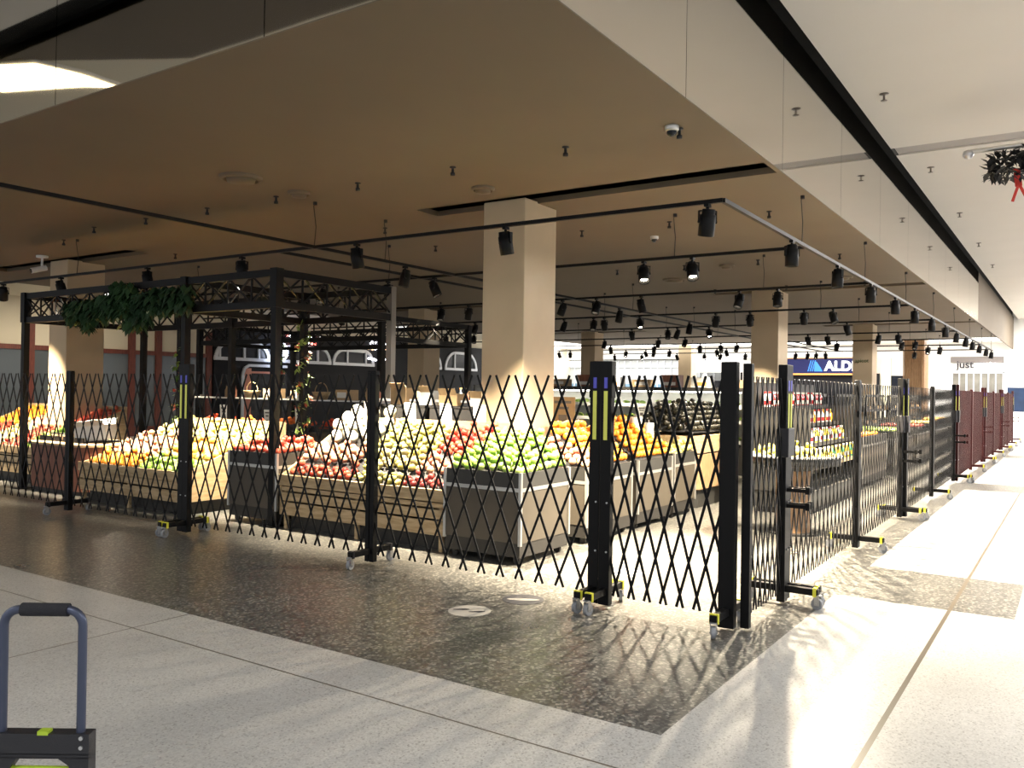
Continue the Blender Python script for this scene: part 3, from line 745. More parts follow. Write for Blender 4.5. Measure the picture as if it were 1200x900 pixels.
for i, lst in H_POS.items():
    for j, y in enumerate(lst):
        ax = cross[i] + random.choice((-1,1))*random.uniform(.4,1.1); ay = y+random.uniform(-.9,.9)
        if i == 0 and y < 4.3: ax, ay = 7.9, 3.5 if y > 4 else 2.9
        head('black track spotlight on the %s cross track, %s from the glass fascia' % (ord_[i], (ord_+['ninth','tenth','eleventh'])[j]), cross[i], y, (ax, ay, .8), PW*(.6 if i == 0 and y < 4.3 else 1.0 if i == 0 else .5), 'spotlights on the cross tracks', 68 if i == 0 and y < 4.3 else 62, 30 if i == 0 and y < 4.3 else 30)
for j, x in enumerate((8.1, 10.3, 14.1, 17.5)):
    head('track spotlight on the inward track over the truss frame, %s one along' % ord_[j], x, 7.05, (x-.3, 7.3, .8), PW*1.1, 'spotlights on the inward track')

# ----------------------------------------------- ceiling fittings
def vent(label, x, y, r):
    t = thing('round_ceiling_vent', label, 'air vent', (x, y, Z0), 0, 'round vents in the brown soffit')
    m = MB(); m.lathe([(r,0),(r*.98,-.02),(r*.80,-.035),(r*.78,-.02),(r*.72,-.015)], 32); m.build('rim', CEIL_BROWN, t)
    m = MB(); m.lathe([(r*.66,-.02),(r*.62,-.055),(0,-.06)], 32); m.lathe([(.03,0),(.03,-.055)], 10); m.build('disc', CEIL_BROWN, t)
vent('large round ceiling vent, the most prominent in the brown soffit', 5.42, 6.86, .21)
vent('small flat round ceiling vent behind the large one, near a suspension wire', 6.16, 6.85, .12)
vent('small round ceiling vent before the slot and tan column', 6.98, 5.05, .12)
vent('round ceiling vent deep in the shop over the second column bay', 14.4, 6.1, .22)
vent('round ceiling vent near the second slot by the glass fascia', 13.2, 4.7, .12)
vent('round ceiling vent far along past the second column', 15.4, 3.4, .16)
sm = {}
m = MB(); m.lathe([(.03,0),(.03,-.008),(.012,-.012),(.012,-.05),(.022,-.055),(.022,-.08),(0,-.082)], 12); sm['dark'] = m.mesh('sprinkler', BLACK_MATT)
m = MB(); m.lathe([(.05,0),(.05,-.006),(.012,-.012),(.012,-.07),(.035,-.074),(.035,-.08),(0,-.082)], 14); sm['steel'] = m.mesh('sprinkler', pmat('bronze_fitting', (.12,.10,.085), .4, .5))
for (x, y) in [(6.17,2.39+.2),(6.15,3.6),(6.18,4.82),(6.18,6.02),(6.17,7.22),(6.17,8.4),(6.17,9.6),(6.17,10.75),(6.5,12.1),(9.5,2.9),(9.5,4.1),(9.5,5.3),(9.5,6.5),(9.5,7.7),(12.9,2.9),(12.9,4.1),(12.9,5.3),(12.9,6.5),(16.2,3.2),(16.2,4.6),(16.2,6.0),(8.1,7.4),(8.1,11.8)]:
    tag(inst('sprinkler_head', sm['dark'], (x, y, Z0)), 'small black sprinkler head in the brown soffit', 'sprinkler', 'black sprinklers in the soffit')
for i, x in enumerate((10.05, 13.64, 17.3, 20.9, 24.5)):
    tag(inst('sprinkler_head', sm['steel'], (x, 1.81, Z1)), 'steel sprinkler head in the white walkway ceiling', 'sprinkler', 'steel sprinklers in the white ceiling')
def dome(label, x, y):
    t = thing('security_camera', label, 'security camera', (x, y, Z0))
    m = MB(); m.lathe([(.055,0),(.055,-.03),(.045,-.04),(0,-.04)], 18); m.build('housing', ALU, t)
    m = MB(); m.lathe([(.04,-.038),(.036,-.06),(.02,-.075),(0,-.08)], 18); m.build('dome_lens', NIGHTGLASS, t)
dome('silver dome camera in the soffit close to the glass fascia', 6.09, 2.62)
dome('dark dome camera in the soffit beyond the front track', 10.31, 4.66)
t = thing('security_camera', 'white bracket camera hanging by the tan column near the truss', 'security camera', (7.15, 13.95, Z0))
m = MB(); m.lathe([(.09,0),(.09,-.03),(0,-.032)], 16); m.cyl((0,0,0),(0,0,-.2),.018,n=8); m.build('bracket', WHITEPAINT, t)
m = MB(); m.cyl((-.16,.02,-.26),(.06,-.02,-.19),.045,n=14); m.build('housing', WHITEPAINT, t)
m = MB(); m.cyl((-.168,.022,-.263),(-.158,.02,-.259),.036,n=14); m.build('lens', NIGHTGLASS, t)
# hanging ornament on the walkway ceiling
t = thing('hanging_ornament', 'dark leafy hanging decoration with red ribbon on a silver arm below the white ceiling', 'decoration', (10.9, .92, Z1))
m = MB(); m.cyl((0,-1.1,0),(0,-1.1,-.54),.02,n=10); m.cyl((0,.12,-.55),(0,-1.12,-.53),.028,n=12); m.build('arm', ALU, t)
m = MB(); m.lathe([(0,.05),(.05,.03),(.06,-.01),(.04,-.05),(0,-.06)], 16, (0,.14,-.57)); m.build('end_ball', STEEL, t)
m = MB(); scatter_leaves(m, [(random.uniform(-.12,.12), random.uniform(-.55,-.06), random.uniform(-.88,-.58)) for _ in range(260)], .13, .03, 1.); m.build('foliage', BLACK_MATT, t)
m = MB(); m.bar((0,-.34,-.80),(0,-.36,-1.0),.07,.012,(1,0,0)); m.bar((.01,-.36,-.97),(.02,-.30,-1.16),.03,.012,(1,0,0)); m.bar((-.01,-.36,-.97),(-.02,-.43,-1.13),.03,.012,(1,0,0)); m.build('ribbon', pmat('red_ribbon', (.5,.03,.02), .5), t)
# exit-style white box sign near the far column row on the left
t = thing('lit_box_sign', 'small white lit box sign low under the soffit past the tan column', 'sign', (11.4, 20.0, 2.78))
m = MB(); m.box(-.3,.3,-.05,.05,-.16,.16); m.build('lit_face', LAMPCOOL, t)
m = MB(); m.cyl((-.2,0,.16),(-.2,0,ZB-2.78),.01,n=6); m.cyl((.2,0,.16),(.2,0,ZB-2.78),.01,n=6); m.build('hanger', BLACK, t)

# ----------------------------------------------- floor stickers
def sticker(label, x, y, r, c1, c2, rz, feet=True):
    t = thing('floor_sticker', label, 'floor sticker', (x, y, .0005), rz)
    m = MB(); m.lathe([(0,.001),(r,.001),(r,0)], 36, smooth=False); m.build('disc', c1, t)
    m = MB()
    if feet:
        for sx, sy in ((-.40,.30),(.35,-.20)):
            m.add([((sx+.42*math.cos(a))*r*.95, (sy*.9+.15*math.sin(a)*(1 if math.cos(a) > 0 else .7))*r, .0016) for a in [2*PI*i/14 for i in range(14)]], [tuple(range(14))])
    else:
        m.add([(r*.2*math.cos(a)+x_, r*.8*math.sin(a), .0016) for a, x_ in [(2*PI*i/14, 0) for i in range(14)]], [tuple(range(14))])
    m.build('print', c2, t)
GST = pmat('sticker_grey', (.42,.41,.39), .5); DST = pmat('sticker_dark', (.045,.045,.055), .5)
sticker('pale round floor sticker with two dark footprints before the barrier', 4.93, 3.63, .155, GST, DST, -.9)
sticker('dark round floor sticker with a pale bar, next to the pale one', 5.44, 3.50, .16, DST, GST, .5, False)
sticker('round floor sticker inside the gate opening beside the aisle', 6.8, 3.3, .15, GST, DST, .3)
sticker('round floor sticker further up the aisle inside the fence', 8.41, 3.08, .2, DST, GST, .3)

# ================================================================= produce
def apple_mesh(name, mat, r=.04, dim=.25, sq=.92, n=12):
    m = MB(); prof = []
    for i in range(9):
        a = -PI/2 + PI*i/8
        rr = r*math.cos(a); z = r*sq*math.sin(a)
        if i in (0, 8): rr = 0; z *= (1-dim)
        elif i in (1, 7): z *= 1.0
        prof.append((max(0, rr), z))
    m.lathe(prof, n); me = m.mesh(name, mat); return me
def stemmed(me_name, mat, **k):
    m = MB(); r = k.get('r', .04); sq = k.get('sq', .92)
    prof = []
    for i in range(9):
        a = -PI/2 + PI*i/8; rr = r*math.cos(a); z = r*sq*math.sin(a)
        if i in (0, 8): rr = 0; z *= .72
        prof.append((max(0, rr), z))
    m.lathe(prof, 12); m.m = 1; m.cyl((0,0,r*.55),(r*.15,0,r*1.15),r*.05,n=5,caps=False)
    return m.mesh(me_name, [mat, PLINTH])
def pear_mesh(name, mat, r=.037):
    m = MB(); m.lathe([(0,-r*.9),(r*.5,-r*.86),(r*.92,-r*.4),(r,0),(r*.88,r*.5),(r*.6,r*1.0),(r*.45,r*1.4),(r*.25,r*1.65),(0,r*1.7)], 12)
    m.cyl((0,0,r*1.65),(r*.12,0,r*2.1),r*.06,n=5,caps=False); return m.mesh(name, mat)
def oval_mesh(name, mat, r=.045, l=1.4):
    m = MB(); pr = [(r*math.cos(-PI/2+PI*i/8)*(1-.08*math.sin(-PI/2+PI*i/8)), r*l*math.sin(-PI/2+PI*i/8)) for i in range(9)]
    pr[0] = (0, pr[0][1]); pr[-1] = (0, pr[-1][1]); m.lathe(pr, 12); return m.mesh(name, mat)
def leafy_mesh(name, mat, r=.09):
    m = MB()
    for k in range(26):
        az = k*2.4; el = .25+1.1*(k/26); d = Vector((math.cos(az)*math.cos(el), math.sin(az)*math.cos(el), math.sin(el)))
        s = d.cross(Vector((0,0,1))).normalized(); nn = s.cross(d); R_ = r*(1.15-.35*k/26); p = Vector((0,0,-r*.3))
        w_ = r*.45
        vs = [p, p+d*R_*.5+s*w_*.7-nn*.1*r, p+d*R_*.9+s*w_+nn*.12*r, p+d*R_*1.1, p+d*R_*.9-s*w_+nn*.12*r, p+d*R_*.5-s*w_*.7-nn*.1*r, p+d*R_*.6+nn*.05*r]
        m.add(vs, [(0,1,6),(1,2,6),(2,3,6),(3,4,6),(4,5,6),(5,0,6)], True)
    return m.mesh(name, mat)
F = {
 'red_apple': stemmed('red_apple', fruitmat('red_apple_skin', (.38,.012,.012), (.62,.14,.07)), r=.041),
 'dark_plum': apple_mesh('dark_plum', fruitmat('plum_skin', (.16,.018,.02), (.33,.06,.05), 6, .3), r=.036, dim=.1),
 'green_apple': stemmed('green_apple', fruitmat('green_apple_skin', (.22,.44,.045), (.46,.60,.15)), r=.041),
 'yellow_pear': pear_mesh('yellow_pear', fruitmat('pear_skin', (.50,.46,.09), (.60,.54,.20))),
 'golden_apple': stemmed('golden_apple', fruitmat('golden_skin', (.62,.52,.12), (.74,.62,.30)), r=.042),
 'peach': apple_mesh('peach', fruitmat('peach_skin', (.72,.50,.28), (.72,.24,.15), 5, .7), r=.043, dim=.15),
 'orange': apple_mesh('orange', fruitmat('orange_skin', (.78,.22,.012), (.82,.33,.03), 9, .5), r=.045, dim=.08, sq=.97),
 'mango': oval_mesh('mango', fruitmat('mango_skin', (.72,.50,.08), (.74,.32,.06), 4, .4), .048, 1.3),
 'lemon': oval_mesh('lemon', fruitmat('lemon_skin', (.74,.62,.06), (.76,.66,.20), 6, .45), .034, 1.35),
 'white_melon': oval_mesh('white_melon', fruitmat('melon_skin', (.74,.70,.54), (.80,.76,.62), 5, .5), .075, 1.15),
 'avocado': pear_mesh('avocado', fruitmat('avocado_skin', (.010,.011,.007), (.035,.030,.018), 20, .45), .04),
 'tomato': apple_mesh('tomato', fruitmat('tomato_skin', (.55,.03,.015), (.65,.10,.03), 4, .25), r=.034, dim=.3, sq=.85),
 'mandarin': apple_mesh('mandarin', fruitmat('mandarin_skin', (.75,.20,.02), (.70,.14,.02), 6, .5), r=.036, dim=.25, sq=.82),
 'lettuce': leafy_mesh('lettuce', fruitmat('lettuce_leaf', (.16,.32,.05), (.42,.55,.16), 8, .5)),
}
RAD = {'red_apple':.041,'dark_plum':.036,'green_apple':.041,'yellow_pear':.038,'golden_apple':.042,'peach':.043,'orange':.045,'mango':.05,'lemon':.037,'white_melon':.077,'avocado':.042,'tomato':.033,'mandarin':.035,'lettuce':.09}
CNT = {}
Q = {}
def put(kind, loc, rot, sc, label, cat, group): Q.setdefault(kind, []).append((loc, rot, sc, label, cat, group))
def pile(kind, x0, x1, y0, y1, zf, label, group, sp=2.04, lay=1, cap=300, skip=0., inside=None):
    """hexagonally packed layer of single fruits resting on the tray surface z = zf(x, y)"""
    r = RAD[kind]; st = r*sp; row = 0; y = y0+r; n = 0; pts = []
    while y <= y1-r*.9:
        x = x0+r+(st/2 if row % 2 else 0)
        while x <= x1-r*.8:
            if random.random() >= skip and (inside is None or inside(x, y)): pts.append((x+random.uniform(-.1,.1)*r, y+random.uniform(-.1,.1)*r, zf(x,y)+r*.95, 0))
            x += st
        y += st*.866; row += 1
    base = list(pts)
    if lay > 1:
        for (x, y, z, _) in base:
            if random.random() < (lay-1): pts.append((x+st*.5, y+st*.29, z+r*1.62, 1))
    if len(pts) > cap: random.shuffle(pts); pts.sort(key=lambda p: p[0]); pts = pts[:cap]
    for (x, y, z, l) in pts:
        el = kind in ('yellow_pear','mango','avocado','lemon')
        rot = (random.uniform(1.0,1.9) if el else random.uniform(-.6,.6), random.uniform(-.5,.5), random.uniform(0, 6.28))
        if kind == 'lettuce': rot = (random.uniform(-.3,.3), random.uniform(-.3,.3), random.uniform(0,6.28))
        put(kind, (x, y, z), rot, random.uniform(.92,1.0), label, kind.replace('_',' ').split()[-1], group)
    CNT[kind] = CNT.get(kind, 0)+len(pts)

def surf(m, x0, x1, y0, y1, zf, n=8):
    """tray surface following zf, with a skirt down to its lowest point"""
    vs = []; 
    for i in range(n+1):
        for j in range(n+1):
            x = x0+(x1-x0)*i/n; y = y0+(y1-y0)*j/n; vs.append((x,y,zf(x,y)))
    fs = [(i*(n+1)+j, (i+1)*(n+1)+j, (i+1)*(n+1)+j+1, i*(n+1)+j+1) for i in range(n) for j in range(n)]
    m.add(vs, fs)
def card(label, x, y, z, w, h, yaw=0., tilt=.0, mat=PAPER, group=None, stem=.12, marks=True):
    t = thing('price_card', label, 'price card', (x, y, z), yaw, group)
    M = Matrix.Rotation(tilt, 4, 'Y')
    m = MB(M); m.box(-.004,.004,-w/2,w/2,stem,stem+h); c = m.build('card', mat, t)
    if marks:
        m = MB(M)
        for k, (a, b, f) in enumerate(((.80,.88,.7),(.62,.70,.5),(.2,.45,.35))): m.box(-.0056,-.004,-w*f/2,w*f/2,stem+h*a,stem+h*b)
        m.build('print', KRAFT if k % 2 else SIGNGREY, c)
    m = MB(); m.box(-.012,.012,-.02,.02,0,stem+.02); m.build('holder', ALU, t)
    return t

def panel_bin(label, x0, x1, y0, y1, h, zf, liner=CRATE):
    t = thing('produce_bin', label, 'produce bin', ((x0+x1)/2, (y0+y1)/2, 0)); w = (x1-x0)/2; d = (y1-y0)/2
    m = MB(); m.box(-w+.012,w-.012,-d+.012,d-.012,.20,h-.17); m.build('side_panels', TAUPE, t)
    m = MB(); m.box(-w+.012,w-.012,-d+.012,d-.012,h-.14,h); m.build('top_rail', CHARC, t)
    m = MB()
    for sx in (-1,1):
        for sy in (-1,1): m.box(sx*w-.014*(sx+1),sx*w+.014*(1-sx),sy*d-.014*(sy+1),sy*d+.014*(1-sy),.18,h+.004)
    m.build('corner_edges', ALU, t)
    m = MB(); m.box(-w+.006,w-.006,-d+.006,d-.006,h-.172,h-.138); m.build('trim_band', ALU, t)
    m = MB(); m.box(-w+.02,w-.02,-d+.02,d-.02,.07,.20); m.build('plinth', PLINTH, t)
    for sx in (-1,1):
        for sy in (-1,1):
            m = MB(); m.cyl((sx*(w-.09)-.015,sy*(d-.09),.036),(sx*(w-.09)+.015,sy*(d-.09),.036),.036,n=14); m.box(sx*(w-.09)-.03,sx*(w-.09)+.03,sy*(d-.09)-.02,sy*(d-.09)+.02,.05,.075); m.build('castor', PLINTH, t)
    m = MB(Matrix.Translation((-(x0+x1)/2, -(y0+y1)/2, 0))); surf(m, x0+.03, x1-.03, y0+.03, y1-.03, zf); m.build('liner', liner, t)
    return t

# ---- gondola A : slatted pine stand between two dark bins
AX0, AX1, AY0, AY1 = 6.50, 7.56, 5.10, 7.46
def zA(x, y):
    t = (x-AX0)/(AX1-AX0); z = .55 + .60*t**.9
    return z
def slat_stand(label, x0, x1, y0, y1, ztop, zf, back=True, mirror=False):
    t = thing('slatted_stand', label, 'display stand', ((x0+x1)/2, (y0+y1)/2, 0)); T = Matrix.Translation((-(x0+x1)/2, -(y0+y1)/2, 0))
    m = MB(T)
    for za, zb in ((.16,.30),(.32,.41),(.43,ztop-.10)): m.box(x0,x0+.022,y0+.01,y1-.01,za,zb)
    m.build('front_slats', PINE, t, bevel=.003)
    m = MB(T); m.box(x0-.02,x0+.03,y0,y1,ztop-.085,ztop+.035); m.build('front_lip', PINE, t, bevel=.004)
    m = MB(T); m.box(x0+.12,x1-.02,y0+.06,y1-.06,0,.17); m.build('plinth', PLINTH, t)
    for yy in (y0, y1-.024):
        m = MB(T); zs = zf(x0,(y0+y1)/2); ze = zf(x1,(y0+y1)/2)
        pts = [(x0,.16),(x1,.16),(x1,ze+.05),(x0,zs+.05)]
        m.add([(x,yy,z) for x,z in pts]+[(x,yy+.024,z) for x,z in pts], [(0,1,2,3),(7,6,5,4)]+[(i,4+i,4+(i+1)%4,(i+1)%4) for i in range(4)])
        m.build('side_board', PINEX, t)
    m = MB(T); surf(m, x0+.03, x1, y0+.025, y1-.025, zf); m.build('sloped_tray', CRATE, t)
    m = MB(T)
    for yy in (y0+.05, (y0+y1)/2, y1-.09): m.box(x0+.022,x0+.06,yy,yy+.04,.0,ztop-.08)
    m.build('battens', PINE, t)
    if back:
        m = MB(T); m.box(x1,x1+.03,y0,y1,.16,zf(x1,y0)+.09); m.build('back_board', PINE, t)
    return t
slat_stand('pale slatted timber stand heaped with apples and pears between the two dark bins', AX0, AX1, AY0, AY1, .575, zA)
ga = 'fruit on the slatted stand between the dark bins'
AS = 'on the slatted stand between the dark bins'
pile('dark_plum', 6.53, 6.70, 5.14, 5.72, zA, 'dark red plum in the low outer rows '+AS, ga+', plums', lay=1.3)
pile('yellow_pear', 6.53, 6.70, 5.72, 6.40, zA, 'yellow green pear in the low outer rows '+AS, ga+', pears', lay=1.4)
pile('red_apple', 6.53, 6.72, 6.42, 7.42, zA, 'red apple in the low outer rows '+AS, ga+', low red apples', lay=1.3)
pile('peach', 6.70, 6.98, 5.14, 5.68, lambda x,y: zA(x,y)+.02, 'red blushed peach in the middle rows '+AS, ga+', peaches', lay=1.4)
pile('golden_apple', 6.71, 7.02, 5.70, 6.52, lambda x,y: zA(x,y)+.02, 'golden apple in the middle rows '+AS, ga+', golden apples', lay=1.3)
pile('peach', 6.73, 7.05, 6.54, 7.42, lambda x,y: zA(x,y)+.03, 'red blushed peach next to the golden apples '+AS, ga+', upper peaches', lay=1.3)
pile('red_apple', 6.99, 7.52, 5.14, 5.66, lambda x,y: zA(x,y)+.02, 'red apple in the top column-side rows '+AS, ga+', top red apples', lay=1.3)
pile('yellow_pear', 7.04, 7.52, 5.68, 6.6, lambda x,y: zA(x,y)+.02, 'yellow pear in the top rows '+AS, ga+', top pears', lay=1.4)
pile('white_melon', 7.06, 7.54, 6.62, 7.42, lambda x,y: zA(x,y)+.02, 'pale cream melon heaped in the top corner '+AS, ga+', melons', lay=1.6)

# shelf of black tubs behind stand A
t = thing('tub_shelf', 'dark shelf unit behind the slatted apple stand, white edge rail on top', 'shelf', (7.62+.35, 6.6, 0))
m = MB(); m.box(-.28,.35,-.98,1.0,.10,1.16); m.build('carcass', PLINTH, t)
m = MB(); m.box(-.24,.31,-.94,.96,0,.10); m.build('plinth', BLACK_MATT, t)
m = MB(); m.box(-.30,.37,-1.0,1.02,1.16,1.19); m.build('shelf_board', PINE, t)
m = MB(); m.box(.33,.36,-1.0,1.02,1.19,1.46); m.box(.28,.38,-1.0,1.02,1.43,1.46); m.build('back_rail', WHITEFRAME, t)
for i, yy in enumerate((5.86, 6.20, 6.55, 6.90, 7.25)):
    t = thing('black_tub', ['black produce tub on the dark shelf, nearest the tan column','black produce tub on the dark shelf, second from the column','black produce tub on the dark shelf, middle of the row','black leafy tub on the dark shelf, fourth from the column','black produce tub on the dark shelf, farthest from the column'][i], 'tub', (7.90, yy, 1.19))
    m = MB()
    for a, b in (((-.14,-.15),(-.13,.15)),((.13,-.15),(.14,.15)),((-.14,-.15),(.14,-.14)),((-.14,.14),(.14,.15))): m.box(a[0],b[0],a[1],b[1],0,.20)
    m.box(-.14,.14,-.15,.15,0,.01); m.build('tub_body', CRATE, t)
    m = MB(); m.box(-.15,.15,-.16,-.145,.185,.205); m.box(-.15,.15,.145,.16,.185,.205); m.box(-.15,-.135,-.16,.16,.185,.205); m.box(.135,.15,-.16,.16,.185,.205); m.build('tub_rim', BLACK_MATT, t)
    if i in (1,3,4):
        for q in range(3): put('lettuce', (7.90+random.uniform(-.04,.04), yy-.09+.09*q, 1.29), (0,0,random.uniform(0,6)), .9, ['','leafy green bunch in the tub second from the column','','leafy green bunch in the fourth tub from the column','leafy green bunch in the tub farthest from the column'][i], 'lettuce', 'leafy greens in tub %s' % ('abcde'[i]))
for i, yy in enumerate((5.48, 5.95, 6.48, 7.12)):
    card(['white price card clipped beside the tan column at the stand back','white price card before the black tubs, second from the column','white price card before the black tubs, third from the column','white price card before the black tubs, farthest from the column'][i], 7.585, yy, 1.12, .17, .25, 0, -.05, PAPER, None, .06, False)
for i, (yy, s_) in enumerate(((5.95,.11),(6.4,.14),(6.75,.10),(7.2,.13))):
    t = thing('cardboard_box', ['small kraft box on the shelf rail nearest the column','wide kraft box on the shelf rail second from the column','small kraft box on the shelf rail third along','kraft box on the shelf rail farthest from the column'][i], 'box', (8.06+.22, yy, 1.192))
    m = MB(); m.box(-.1,.1,-s_,s_,0,.32+.03*i); m.build('carton', KRAFT if i % 2 else PAPER, t)
    m = MB(); m.bar((-.1,0,.30+.03*i),(-.14,0,.38+.03*i),s_*1.9,.004,(1,0,0)); m.build('flap', KRAFT, t)

# ---- dark bins at both ends of stand A
zg = lambda x, y: .80 + .27*max(0, min(1, (x-6.42)/.75))*max(0, min(1, (y-4.19)/.26))*max(0, min(1, (7.32-x)/.10))
panel_bin('dark bin with aluminium edges heaped with green apples at the gondola corner', 6.42, 7.32, 4.17, 5.06, .84, zg)
pile('green_apple', 6.44, 7.31, 4.19, 5.05, lambda x,y: zg(x,y)+.01, 'green apple heaped in the dark corner bin', 'green apples in the corner bin', lay=1.5)
zr1 = lambda x, y: .80 + .06*max(0,(x-6.5)/.8)
panel_bin('dark bin topped with red apples, under the truss frame corner', 6.50, 7.32, 7.52, 8.38, .83, zr1)
pile('red_apple', 6.52, 7.30, 7.54, 8.36, lambda x,y: zr1(x,y)+.01, 'red apple in the dark bin under the truss frame corner', 'red apples in the dark truss-side bin', lay=1.2)
zr = lambda x, y: .76+.10*max(0,(x-7.4)/.6)
# ---- row of bins going into the shop beside the aisle
zb2 = lambda x, y: .77 + .32*max(0, min(1, (y-4.2)/.55))*max(0,min(1,(x-7.7)/.3))
panel_bin('taupe bin of oranges and peaches, second in the aisle row from the corner', 7.72, 8.80, 4.20, 4.92, .80, zb2)
pile('peach', 7.74, 8.0, 4.22, 4.90, lambda x,y: zb2(x,y)+.01, 'blushed peach at the outer end of the second aisle bin', 'peaches in the second aisle bin', lay=1.2)
pile('orange', 8.0, 8.78, 4.22, 4.92, lambda x,y: zb2(x,y)+.01, 'orange piled in the second bin along the aisle', 'oranges in the second aisle bin', lay=1.4)
zb3 = lambda x, y: .77 + .36*max(0, min(1, (y-4.2)/.5))
panel_bin('taupe bin of oranges, third in the aisle row from the corner', 8.95, 9.95, 4.20, 4.92, .80, zb3)
pile('orange', 8.97, 9.93, 4.22, 4.90, lambda x,y: zb3(x,y)+.01, 'orange piled in the third bin along the aisle', 'oranges in the third aisle bin', lay=1.3)
zb4 = lambda x, y: .80+.05*math.sin(x*3)
panel_bin('taupe bin of green mangoes, fourth in the aisle row from the corner', 10.05, 10.78, 4.22, 4.95, .82, zb4)
pile('yellow_pear', 10.07, 10.76, 4.24, 4.93, lambda x,y: zb4(x,y)+.01, 'green pear in the fourth bin along the aisle', 'pears in the fourth aisle bin', lay=1.2)
# bag-roll dispensers
for i, (x, y, z, r, h) in enumerate(((9.75,4.62,.98,.075,.30),(8.5,4.88,1.02,.06,.22),(10.3,4.70,.93,.07,.26))):
    t = thing('bag_roll', ['white produce bag roll on a stand among the aisle oranges','small white bag roll behind the second aisle bin','white produce bag roll rising over the fourth aisle bin'][i], 'bag roll', (x, y, z-.2))
    m = MB(); m.cyl((0,0,.20),(0,0,.20+h),r,n=20); m.build('roll', PAPER, t)
    m = MB(); m.cyl((0,0,0),(0,0,.24+h),.012,n=8); m.lathe([(0,.19),(r*1.1,.19),(r*1.1,.20),(0,.20)], 18); m.build('spindle', STEEL, t)

# ---- avocado island: timber box with a tall dark heap
ax0, ax1, ay0, ay1 = 10.92, 12.9, 4.30, 5.30
zav = lambda x, y: 1.0 + .36*max(0, min(1, min((x-ax0)/.35, (ax1-x)/.35, (y-ay0)/.45, (ay1-y)/.3)))
t = thing('produce_island', 'pale timber island box under a heap of dark avocados', 'display stand', (0,0,0))
ch = .22
oct_ = [(ax0+ch,ay0),(ax1-ch,ay0),(ax1,ay0+ch),(ax1,ay1-ch),(ax1-ch,ay1),(ax0+ch,ay1),(ax0,ay1-ch),(ax0,ay0+ch)]
m = MB(); m.prism(oct_, .26, .74); m.build('lower_panels', CLADWOOD, t, bevel=.006)
m = MB(); m.prism([(x+(.02 if x<11.9 else -.02), y+(.02 if y<4.8 else -.02)) for x,y in oct_], .74, .76); m.build('shadow_gap', PLINTH, t)
m = MB(); m.prism(oct_, .76, 1.0); m.build('upper_panels', PINEX, t, bevel=.006)
m = MB(); m.prism([(x+(.06 if x<11.9 else -.06), y+(.06 if y<4.8 else -.06)) for x,y in oct_], 0, .26); m.build('plinth', CHARC, t)
m = MB(); surf(m, ax0+.05, ax1-.05, ay0+.05, ay1-.05, zav, 14); m.build('liner', CRATE, t)
pile('avocado', ax0+.03, ax1-.03, ay0+.03, ay1-.05, lambda x,y: zav(x,y)+.005, 'dark avocado heaped on the pale timber island', 'avocados on the timber island', lay=1.2, cap=300, sp=2.25)

# ---- gondola B : slatted stand of yellow fruit
BX0, BX1, BY0, BY1 = 6.34, 7.92, 9.02, 11.30
zB = lambda x, y: .46 + .56*((x-BX0)/(BX1-BX0))**.95
slat_stand('pale slatted timber stand of yellow mangoes and oranges under the truss frame', BX0, BX1, BY0, BY1, .50, zB)
gb = 'fruit on the slatted stand under the truss'
BS = 'on the slatted stand under the truss frame'
pile('green_apple', 6.38, 6.72, 9.06, 10.1, zB, 'green apple in the low rows '+BS, gb+', green apples', lay=1.2)
pile('orange', 6.38, 6.72, 10.12, 11.26, zB, 'orange in the low rows '+BS, gb+', oranges', lay=1.2)
pile('mango', 6.73, 7.3, 9.06, 10.2, zB, 'yellow mango in the middle rows '+BS, gb+', mangoes', lay=1.3)
pile('peach', 6.73, 7.3, 10.22, 11.26, zB, 'blushed peach in the middle rows '+BS, gb+', peaches', lay=1.2)
pile('lemon', 7.31, 7.9, 9.06, 10.2, zB, 'lemon in the top rows '+BS, gb+', lemons', lay=1.2)
pile('golden_apple', 7.31, 7.9, 10.22, 11.26, zB, 'golden apple in the top rows '+BS, gb+', golden apples', lay=1.2)

# ---- reddish rounded cabinet with a white tilted box on it
t = thing('round_end_cabinet', 'reddish laminate cabinet with rounded end and black base past the yellow fruit stand', 'cabinet', (7.05, 12.25, 0))
def rounded(x0,x1,y0,y1,r,n=6):
    pts = []
    for cx_, cy_, a0 in ((x1-r,y1-r,0),(x0+r,y1-r,PI/2),(x0+r,y0+r,PI),(x1-r,y0+r,1.5*PI)):
        pts += [(cx_+r*math.cos(a0+PI/2*i/n), cy_+r*math.sin(a0+PI/2*i/n)) for i in range(n+1)]
    return pts
m = MB(); m.prism(rounded(-.5,.5,-.72,.95,.28), .06, .69); m.build('body', REDCAB, t)
m = MB(); m.prism(rounded(-.47,.47,-.69,.92,.26), 0, .07); m.build('plinth', PLINTH, t)
m = MB(); m.prism(rounded(-.54,.54,-.76,.99,.30), .69, .725); m.build('top', PINE, t, bevel=.004)
m = MB(); m.box(-.30,.3,-.3,.9,.725,.745); m.box(-.30,-.28,-.3,.9,.745,.80); m.build('tray', CRATE, t)
t = thing('carton', 'bright white open carton tilted on the reddish rounded cabinet', 'box', (7.0, 12.02, .725), .5)
M = Matrix.Rotation(-.12, 4, 'X'); m = MB(M @ Matrix.Translation((0,0,.03)))
m.box(-.15,.15,-.24,.24,0,.02); m.box(-.15,-.14,-.24,.24,0,.22); m.box(.14,.15,-.24,.24,0,.22); m.box(-.15,.15,-.24,-.23,0,.22); m.box(-.15,.15,.23,.24,0,.22); m.build('carton_body', PAPER, t)
m = MB(M @ Matrix.Translation((0,0,.03))); m.bar((-.145,0,.22),(-.24,0,.30),.46,.006,(1,0,0)); m.bar((.145,0,.22),(.22,0,.31),.46,.006,(1,0,0)); m.build('flap', PAPER, t)
